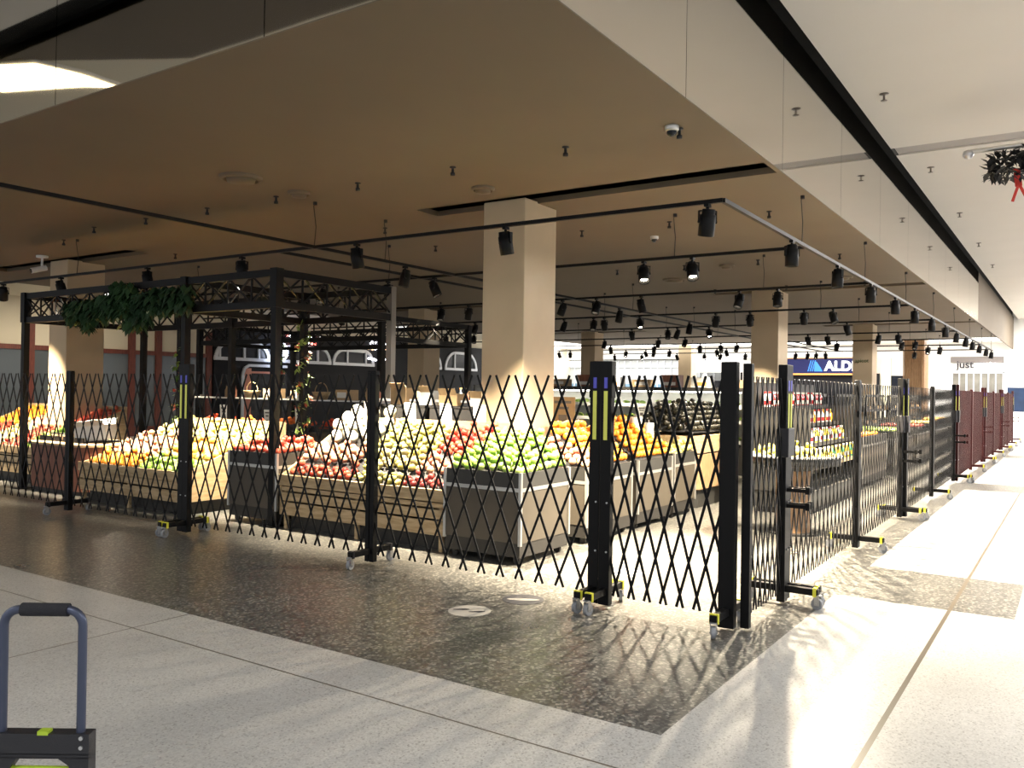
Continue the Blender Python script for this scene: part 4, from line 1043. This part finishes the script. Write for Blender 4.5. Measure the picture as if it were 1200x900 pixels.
for i, (x, y) in enumerate(((6.78,12.5),(6.8,12.62),(6.78,12.75),(6.82,12.88))):
    t = thing('jar', 'small dark-lidded jar on the reddish cabinet tray', 'jar', (x, y, .745), 0, 'jars on the reddish cabinet')
    m = MB(); m.lathe([(0,0),(.035,0),(.037,.02),(.037,.08),(.03,.09)], 14); m.build('glass', KRAFT, t)
    m = MB(); m.lathe([(.033,.088),(.033,.105),(0,.105)], 14); m.build('lid', PLINTH, t)

# ---- gondola C : past the cabinet
CX0, CX1, CY0, CY1 = 6.85, 8.3, 13.4, 16.6
zC = lambda x, y: .50 + .62*((x-CX0)/(CX1-CX0))
slat_stand('pale slatted timber stand striped with red and green apples, farthest from the corner', CX0, CX1, CY0, CY1, .55, zC)
gc = 'fruit on the farthest slatted stand'; CS = 'on the slatted stand past the reddish cabinet'
for i, (k_, a, b) in enumerate((('green_apple',13.42,14.1),('red_apple',14.1,14.75),('golden_apple',14.75,15.5),('red_apple',15.5,16.5))):
    pile(k_, CX0+.03, CX1-.7, a, b, zC, '%s in the %s stripe %s' % (k_.replace('_',' '), ord_[i], CS), gc+' stripe '+ord_[i], lay=1.1)
for i, (k_, a, b) in enumerate((('red_apple',13.42,14.5),('peach',14.5,15.4),('orange',15.4,16.5))):
    pile(k_, CX1-.7, CX1-.02, a, b, zC, '%s in the %s upper block %s' % (k_.replace('_',' '), ord_[i], CS), gc+' upper '+ord_[i], lay=1.1)

# ---- second aisle: dark gondola with crates of tomatoes and mandarins
t = thing('shelf_gondola', 'long dark shelf gondola of tomato and mandarin crates behind the fruit stands', 'shelf', (9.75, 10.4, 0))
m = MB(); m.box(-.4,.4,-4.4,3.4,.10,.86); m.build('carcass', PLINTH, t)
m = MB(); m.box(-.36,.36,-4.36,3.36,0,.10); m.build('plinth', BLACK_MATT, t)
for yy in (-4.35,-2.6,-.9,.9,2.4,3.3): m = MB(); m.box(.26,.32,yy,yy+.05,.86,1.42); m.build('upright', PLINTH, t)
m = MB(); m.box(.0,.4,-4.4,3.4,1.365,1.385); m.build('upper_shelf', ALU, t)
m = MB(); m.box(-.42,-.40,-4.4,3.4,.83,.875); m.build('edge_rail', CRATE, t)
def crate(label, x, y, z, kind, rows=(5,6), w=.26, d=.36, mat=CRATE):
    t = thing('produce_crate', label, 'crate', (x, y, z)); h = .10
    m = MB(); m.box(-w/2,w/2,-d/2,d/2,0,.008)
    for zz in (.012,.045,.078): m.box(-w/2,-w/2+.008,-d/2,d/2,zz,zz+.024); m.box(w/2-.008,w/2,-d/2,d/2,zz,zz+.024); m.box(-w/2,w/2,-d/2,-d/2+.008,zz,zz+.024); m.box(-w/2,w/2,d/2-.008,d/2,zz,zz+.024)
    m.build('crate_sides', mat, t)
    m = MB()
    for sx in (-1,1):
        for sy in (-1,1): m.box(sx*(w/2-.01)-.012,sx*(w/2-.01)+.012,sy*(d/2-.01)-.012,sy*(d/2-.01)+.012,0,h+.01)
    m.build('crate_corners', mat, t); return t
gi = 0
for i in range(14):
    yy = 6.35+i*.50; k_ = ['tomato','mandarin','tomato','tomato','mandarin'][i % 5]
    if i in (5,):
        continue
    crate('black slotted crate of %s on the long dark gondola, %s from the column end' % (k_+('es' if k_ == 'tomato' else 's'), (ord_+['ninth','tenth','eleventh','twelfth','thirteenth','fourteenth'])[i]), 9.56, yy, .875, k_, mat=CRATE)
    pile(k_, 9.44, 9.68, yy-.165, yy+.165, lambda x,y: .884+.02+.10*(x-9.44)/.24, '%s in the black crate %s along the dark gondola' % (k_, (ord_+['ninth','tenth','eleventh','twelfth','thirteenth','fourteenth'])[i]), 'produce in gondola crate %s' % (ord_+['ninth','tenth','eleventh','twelfth','thirteenth','fourteenth'])[i], lay=1.5, cap=30)
for i, (yy, w_, h_) in enumerate(((6.5,.14,.30),(7.6,.16,.3),(8.7,.13,.26),(10.3,.16,.34),(11.05,.14,.3),(12.15,.20,.36),(13.2,.14,.3))):
    card('white price card standing on the dark gondola, %s from the column end' % ord_[i], 9.33+.02, yy, .86, w_, h_, 0, -.06, PAPER, None, .05)
items = ['kraft_box','jar_row']
for i in range(12):
    yy = 6.4+i*.58; nth = (ord_+['ninth','tenth','eleventh','twelfth'])[i]
    if i % 3 == 0:
        t = thing('cardboard_box', 'kraft carton on the gondola upper shelf, %s item from the column end' % nth, 'box', (9.96, yy, 1.385))
        m = MB(); m.box(-.11,.11,-.16,.16,0,.17); m.build('carton', KRAFT, t); m = MB(); m.box(-.112,-.11,-.1,.1,.04,.13); m.build('print', PAPER, t)
    elif i % 3 == 1:
        t = thing('woven_basket', 'small basket on the gondola upper shelf, %s item from the column end' % nth, 'basket', (9.96, yy, 1.385))
        m = MB(); m.lathe([(0,0),(.10,0),(.15,.12),(.155,.13),(.14,.12),(.095,.01)], 18); m.build('basket_bowl', PINE, t)
        m = MB(); m.tube([(.0,.15*math.cos(a),.12+.16*math.sin(a)) for a in [PI*j/12 for j in range(13)]], .008, 6); m.build('handle', KRAFT, t)
    else:
        for q in range(3):
            t = thing('bottle', 'sauce bottle on the gondola upper shelf, in the %s spot from the column end' % nth, 'bottle', (9.96, yy-.12+.12*q, 1.385), 0, 'bottles in gondola spot '+nth)
            m = MB(); m.lathe([(0,0),(.032,0),(.034,.02),(.034,.13),(.014,.17),(.013,.21)], 12); m.build('glass', [REDCAB, PAPER, KRAFT][q], t)
            m = MB(); m.lathe([(.015,.20),(.015,.225),(0,.225)], 10); m.build('cap', [PLINTH, SIGNORANGE, PLINTH][q], t)
# A-board price sign with a tapering white face near the tomato crates, and tall kraft sign behind the column
card('tall kraft product placard on a pole beyond the tan column', 9.0, 5.25, .9, .34, .40, 0, 0, KRAFT, None, .22)
t = thing('cardboard_box', 'stacked kraft carton with round holes under the tall placard', 'box', (9.05, 5.27, .88))
m = MB(); m.box(-.12,.12,-.15,.15,0,.26); m.build('carton', KRAFT, t)
m = MB()
for i in range(3):
    for j in range(4): m.cyl((-.123,-.10+j*.067,.06+i*.07),(-.119,-.10+j*.067,.06+i*.07),.014,n=8)
m.build('holes', PLINTH, t)
t = thing('side_table', 'plain dark table carrying the stacked kraft carton beyond the tan column', 'table', (9.05, 5.3, 0))
m = MB(); m.box(-.3,.3,-.28,.28,.85,.88); m.build('table_top', CHARC, t)
for sx in (-1,1):
    for sy in (-1,1): m = MB(); m.box(sx*.26-.02,sx*.26+.02,sy*.24-.02,sy*.24+.02,0,.85); m.build('leg', CHARC, t)

# ---- white-lit refrigerated case with leafy greens further in
t = thing('refrigerated_case', 'white lit open refrigerated case of leafy greens beyond the avocado island', 'refrigerated case', (16.6, 8.6, 0))
m = MB(); m.box(-.5,.5,-3.2,3.2,.0,.55); m.build('base', CHARC, t)
m = MB(); m.box(.42,.5,-3.2,3.2,.55,1.62); m.build('back_panel', WHITEPAINT, t)
m = MB(); m.box(.0,.5,-3.2,3.2,1.62,1.70); m.build('canopy', PLINTH, t)
m = MB(); m.box(.02,.10,-3.15,3.15,1.595,1.62); m.build('lamp_strip', LAMPCASE, t)
for zz, xx in ((.62,-.45),(1.0,-.2),(1.3,.0)):
    m = MB(); m.box(xx,.42,-3.2,3.2,zz-.02,zz); m.box(xx-.015,xx,-3.2,3.2,zz-.02,zz+.05); m.build('shelf', WHITEPAINT, t)
for yy in (-3.23, 3.2): m = MB(); m.box(-.5,.5,yy,yy+.03,0,1.7); m.build('end_panel', CHARC, t)
for i, (zz, xx) in enumerate(((.62,16.35),(1.0,16.6),(1.3,16.8))):
    for k_ in range(30):
        if random.random() < .12: continue
        put('lettuce', (xx+random.uniform(-.05,.08), 5.55+k_*.205, zz+.06), (random.uniform(-.3,.3),random.uniform(-.5,.1),random.uniform(0,6)), random.uniform(.8,1.15), 'leafy green head on the %s shelf of the white refrigerated case' % ['bottom','middle','top'][i], 'lettuce', 'leafy greens on the %s case shelf' % ['bottom','middle','top'][i])
for i in range(7):
    card('white price card on the refrigerated case, %s from the avocado side' % ord_[i], 16.30, 5.8+i*.9, 1.02, .2, .24, 0, 0, PAPER, None, .03)
# kraft and white cartons standing along the case top
for i in range(9):
    t = thing('cardboard_box', '%s carton on top of the refrigerated case, %s from the avocado side' % (['kraft','white','dark'][i % 3], (ord_+['ninth'])[i]), 'box', (16.85, 5.8+i*.68, 1.70))
    m = MB(); m.box(-.13,.13,-.2,.2,0,.16+.05*(i%3)); m.build('carton', [KRAFT, PAPER, REDCAB][i % 3], t)
    m = MB(); m.box(-.132,-.13,-.13,.13,.04,.11); m.build('print', [PAPER, SIGNORANGE, PAPER][i % 3], t)

# ---- round drum table and juice shelves on the walkway side
t = thing('drum_table', 'round timber drum table with thick white rim just inside the walkway fence', 'table', (9.95, 2.72, 0))
m = MB(); m.cyl((0,0,.02),(0,0,.72),.19,n=30); m.build('drum', CLADWOOD, t)
m = MB(); m.cyl((0,0,0),(0,0,.02),.30,n=30); m.build('foot', CHARC, t)
m = MB(); m.lathe([(0,.72),(.19,.72),(.50,.80),(.52,.80),(.52,.88),(.49,.88),(.49,.84),(0,.84)], 36); m.build('dish', CHARC, t)
m = MB(); m.lathe([(.49,.88),(.535,.88),(.535,.905),(.49,.905),(.49,.88)], 36); m.build('rim', WHITEPAINT, t)
pile('lemon', 9.5, 10.4, 2.27, 3.17, lambda x,y: .845+.10*max(0,1-math.hypot(x-9.95,y-2.72)/.48), 'lemon heaped in the round drum table', 'lemons on the drum table', lay=1.2, inside=lambda x,y: math.hypot(x-9.95,y-2.72) < .46)

t = thing('tiered_shelf', 'dark tiered shelf of juice bottles inside the walkway fence', 'shelf', (12.95, 3.30, 0))
tiers = [(.62,-.30),(.88,-.12),(1.14,.06),(1.40,.22)]
m = MB(); m.box(-1.55,1.55,-.40,.36,.08,.30); m.build('base', CHARC, t)
m = MB(); m.box(-1.5,1.5,-.36,.32,0,.08); m.build('plinth', PLINTH, t)
for zz, yy in tiers: m = MB(); m.box(-1.55,1.55,yy-.11,yy+.11,zz-.02,zz); m.box(-1.55,1.55,yy-.115,yy-.105,zz-.02,zz+.035); m.build('shelf_tier', PINE if zz < .8 else CHARC, t)
for xx in (-1.57,1.55):
    m = MB(); m.box(xx,xx+.03,-.40,.36,.3,1.42); m.build('side_panel', CHARC, t)
m = MB(); m.box(-1.55,1.55,.33,.36,.3,1.75); m.build('back_panel', PLINTH, t)
JC = {'r':pmat('juice_red', (.5,.03,.03), .25), 'y':pmat('juice_yellow', (.75,.55,.05), .25), 'w':pmat('milk_white', (.8,.78,.7), .3), 'o':pmat('juice_orange', (.75,.25,.02), .25), 'g':pmat('juice_green', (.1,.4,.2), .3)}
def bottle_me():
    m = MB(); m.lathe([(0,0),(.040,0),(.043,.01),(.043,.13),(.038,.15),(.016,.185),(.016,.20)], 12); return m
bm = {c: bottle_me().mesh('bottle_body', mt) for c, mt in JC.items()}
m = MB(); m.lathe([(.019,.197),(.019,.225),(0,.225)], 10); capm = {c: m.mesh('cap', mt) for c, mt in JC.items()}
m = MB(); m.lathe([(.0435,.045),(.0435,.105)], 12); labm = {c: m.mesh('bottle_label', mt) for c, mt in JC.items()}
for r_, (zz, yy) in enumerate(tiers):
    seq = ['gyyyggyyyg','wyyywwyyyw','wwwowwwoww','wwwrrrrrrr'][r_]
    for i in range(28):
        c = seq[i % 10]; c2_ = {'g':'y','y':'w','w':'r','o':'y','r':'w'}[c]
        x = 12.95-1.47+i*.108
        nm = {'g':'green','y':'yellow','w':'white','o':'orange','r':'red'}[c]
        b = thing('juice_bottle', '%s juice bottle on the %s tier of the walkway-side shelf' % (nm, ['lowest','second','third','top'][r_]), 'bottle', (x, 3.30+yy, zz), 0, '%s bottles on the %s juice tier' % (nm, ['lowest','second','third','top'][r_]))
        inst('bottle_body', bm[c], (0,0,0), parent=b); inst('cap', capm[c2_], (0,0,0), parent=b); inst('bottle_label', labm[c2_], (0,0,0), parent=b)

# ---- more stands along the walkway fence, seen through the lattice
for i, x0 in enumerate((15.2, 18.2, 21.2, 24.2, 27.4)):
    nth = ord_[i]
    zz = lambda x, y: .86+.10*math.sin((y-3.0)*2)
    panel_bin('taupe bin along the walkway fence, %s beyond the juice shelf' % nth, x0, x0+2.2, 3.0, 3.95, .88, lambda x,y: .84)
    k_ = ['orange','green_apple','red_apple','golden_apple','mango'][i]
    pile(k_, x0+.04, x0+2.16, 3.04, 3.9, lambda x,y: .86, '%s in the %s bin beyond the juice shelf' % (k_.replace('_',' '), nth), 'fruit in walkway bin '+nth, sp=2.6, cap=100)
    t = thing('crate_rack', 'dark metal crate rack behind the walkway bin %s beyond the juice shelf' % nth, 'rack', (x0+1.1, 4.35, 0))
    for sx in (-1.05,1.05):
        for sy in (-.2,.2): m = MB(); m.box(sx-.02,sx+.02,sy-.02,sy+.02,0,1.6); m.build('post', BLACK, t)
    for q in (.5,.85,1.2,1.55): m = MB(); m.box(-1.07,1.07,-.22,.22,q,q+.02); m.box(-1.07,1.07,-.235,-.22,q,q+.06); m.build('shelf', PLINTH, t)
    for q, zq in enumerate((.52,.87,1.22)):
        for c in range(4):
            crate('black slotted crate on the %s rack by the walkway, row %s, place %s' % (nth, ['low','middle','high'][q], ['one','two','three','four'][c]), x0+.3+c*.53, 4.35, zq, '', w=.44, d=.34, mat=[CRATE,KRAFT,CRATE,PINE][(c+q+i) % 4])

# link the produce: the nearest of each kind one by one, what is past the limit as one heap
for kind, lst in Q.items():
    lst.sort(key=lambda e: e[0][0]**2 + e[0][1]**2)
    proto = None
    for (loc, rot, sc, label, cat, group) in lst[:300]:
        if proto is None: o = proto = bpy.data.objects.new(kind, F[kind])
        else: o = proto.copy()
        COL.objects.link(o); o.location = loc; o.rotation_euler = rot; o.scale = (sc, sc, sc)
        tag(o, label, cat, group)
    if len(lst) > 300:
        src = F[kind]; vs = [v.co.copy() for v in src.vertices]; fs = [tuple(p.vertices) for p in src.polygons]; mi = [p.material_index for p in src.polygons]
        V, P, MI = [], [], []
        for (loc, rot, sc, *_) in lst[300:]:
            M = Matrix.LocRotScale(Vector(loc), Euler(rot), Vector((sc,)*3)); o_ = len(V)
            V += [M @ v for v in vs]; P += [[o_+i for i in f_] for f_ in fs]; MI += mi
        me = bpy.data.meshes.new(kind+'_heap'); me.from_pydata(V, [], P)
        for m_ in src.materials: me.materials.append(m_)
        me.polygons.foreach_set('material_index', MI); me.polygons.foreach_set('use_smooth', [True]*len(P)); me.update()
        o = bpy.data.objects.new(kind+'_heap', me); COL.objects.link(o)
        tag(o, 'remaining %s heaped on the stands deeper in the shop' % (kind.replace('_',' ')+'s').replace('ys','ies'), kind.split('_')[-1], None, 'stuff')

# ------------------------------------------------------------ lights, world
def area(name, loc, rot, sx, sy, power, col):
    l = bpy.data.lights.new(name, 'AREA'); l.shape = 'RECTANGLE'; l.size = sx; l.size_y = sy; l.energy = power; l.color = col
    o = bpy.data.objects.new(name, l); COL.objects.link(o); o.location = loc; o.rotation_euler = rot; return o
def lamp_panel(label, x, y, z, sx, sy, power, col, grp=None):
    t = thing('ceiling_light', label, 'ceiling light', (x, y, z), 0, grp)
    m = MB(); m.box(-sx/2,sx/2,-sy/2,sy/2,-.02,0); m.build('diffuser', LAMPCOOL, t)
    m = MB()
    for a in ((-sx/2-.03,-sx/2,-sy/2-.03,sy/2+.03),(sx/2,sx/2+.03,-sy/2-.03,sy/2+.03),(-sx/2,sx/2,-sy/2-.03,-sy/2),(-sx/2,sx/2,sy/2,sy/2+.03)): m.box(*a,-.03,0)
    m.build('frame', WHITEPAINT, t)
    l = area('panel_light', (0,0,-.04), (0,0,0), sx, sy, power, col); l.parent = t
# bright end of the mall
for i, y in enumerate((-.6, 3.9)):
    lamp_panel('bright ceiling panel near the far white wall, %s from the walkway' % ord_[i], 38.3, y, ZB if y > 2 else Z1, 3.0, 2.6, [780,480][i], (1,.96,.90))
for i, y in enumerate((9.4, 13.9, 18.4, 22.4)):  # glowing panels added to stand for the strongly lit far ceiling
    lamp_panel('added glowing panel for the bright ceiling before the far shopfronts, %s from the walkway' % ord_[i], 37.6, y, ZB, 6.2, 3.6, 260, (1,.96,.90))
for i, x in enumerate((32.0, 25.0, 18.0)):  # fill panels out of view, added to brighten the walkway
    lamp_panel('added unseen fill panel in the white walkway ceiling, %s from the far end' % ord_[i], x, -2.2, Z1, 1.4, 1.4, 900, (1,.95,.9))
for i, (x, y) in enumerate(((-2.2,1.0),(-2.2,7.0),(-2.6,13.0),(1.0,-3.2),(6.0,-3.2),(11.5,-3.2))):  # unseen panels added so the near floor gets light from above
    lamp_panel('added unseen panel light in the concourse ceiling around the camera, %s of six' % ord_[i], x, y, Z1, 1.4, 1.4, [78,78,78,125,135,135][i], (.93,.96,1))
lamp_panel('panel light in the cream back ceiling by the timber-framed shop', 12.0, 21.2, ZB, 1.2, 1.2, 130, (1,.85,.62))
lamp_panel('panel light in the cream back ceiling by the dark arched shop', 25.0, 21.2, ZB, 1.2, 1.2, 60, (1,.88,.7))

w = bpy.data.worlds.new('World'); scene.world = w; w.use_nodes = True
bg = w.node_tree.nodes['Background']; bg.inputs[0].default_value = (.93,.96,1,1); bg.inputs[1].default_value = .75

# ----------------------------------------------------------------- camera
yaw, pitch, roll, f = 0.588620877, 0.00662811679, 0.0151656702, 992.46
Fw = Vector((math.cos(yaw)*math.cos(pitch), math.sin(yaw)*math.cos(pitch), math.sin(pitch)))
Rt = Vector((math.sin(yaw), -math.cos(yaw), 0)); Up = Rt.cross(Fw)
A_ = math.cos(roll)*Rt + math.sin(roll)*Up; B_ = -math.sin(roll)*Rt + math.cos(roll)*Up
cam = bpy.data.cameras.new('camera'); co = bpy.data.objects.new('camera', cam); COL.objects.link(co)
cam.sensor_width = 36; cam.lens = f/1200*36; cam.clip_end = 200; cam.clip_start = .05
Mc = Matrix((A_, B_, -Fw)).transposed().to_4x4(); Mc.translation = (0, 0, 1.6); co.matrix_world = Mc
scene.camera = co
vs_ = scene.view_settings
vs_.view_transform = 'Standard'; vs_.look = 'None'; vs_.exposure = 0.38; vs_.gamma = 1; vs_.use_curve_mapping = False
scene.cycles.use_denoising = True; scene.cycles.denoising_prefilter = 'NONE'
scene.cycles.max_bounces = 7; scene.cycles.diffuse_bounces = 4; scene.cycles.glossy_bounces = 4
scene.cycles.sample_clamp_indirect = 2.5; scene.cycles.blur_glossy = 1.0; scene.cycles.caustics_reflective = False; scene.cycles.caustics_refractive = False
print('produce', CNT, 'objects', len(bpy.data.objects))
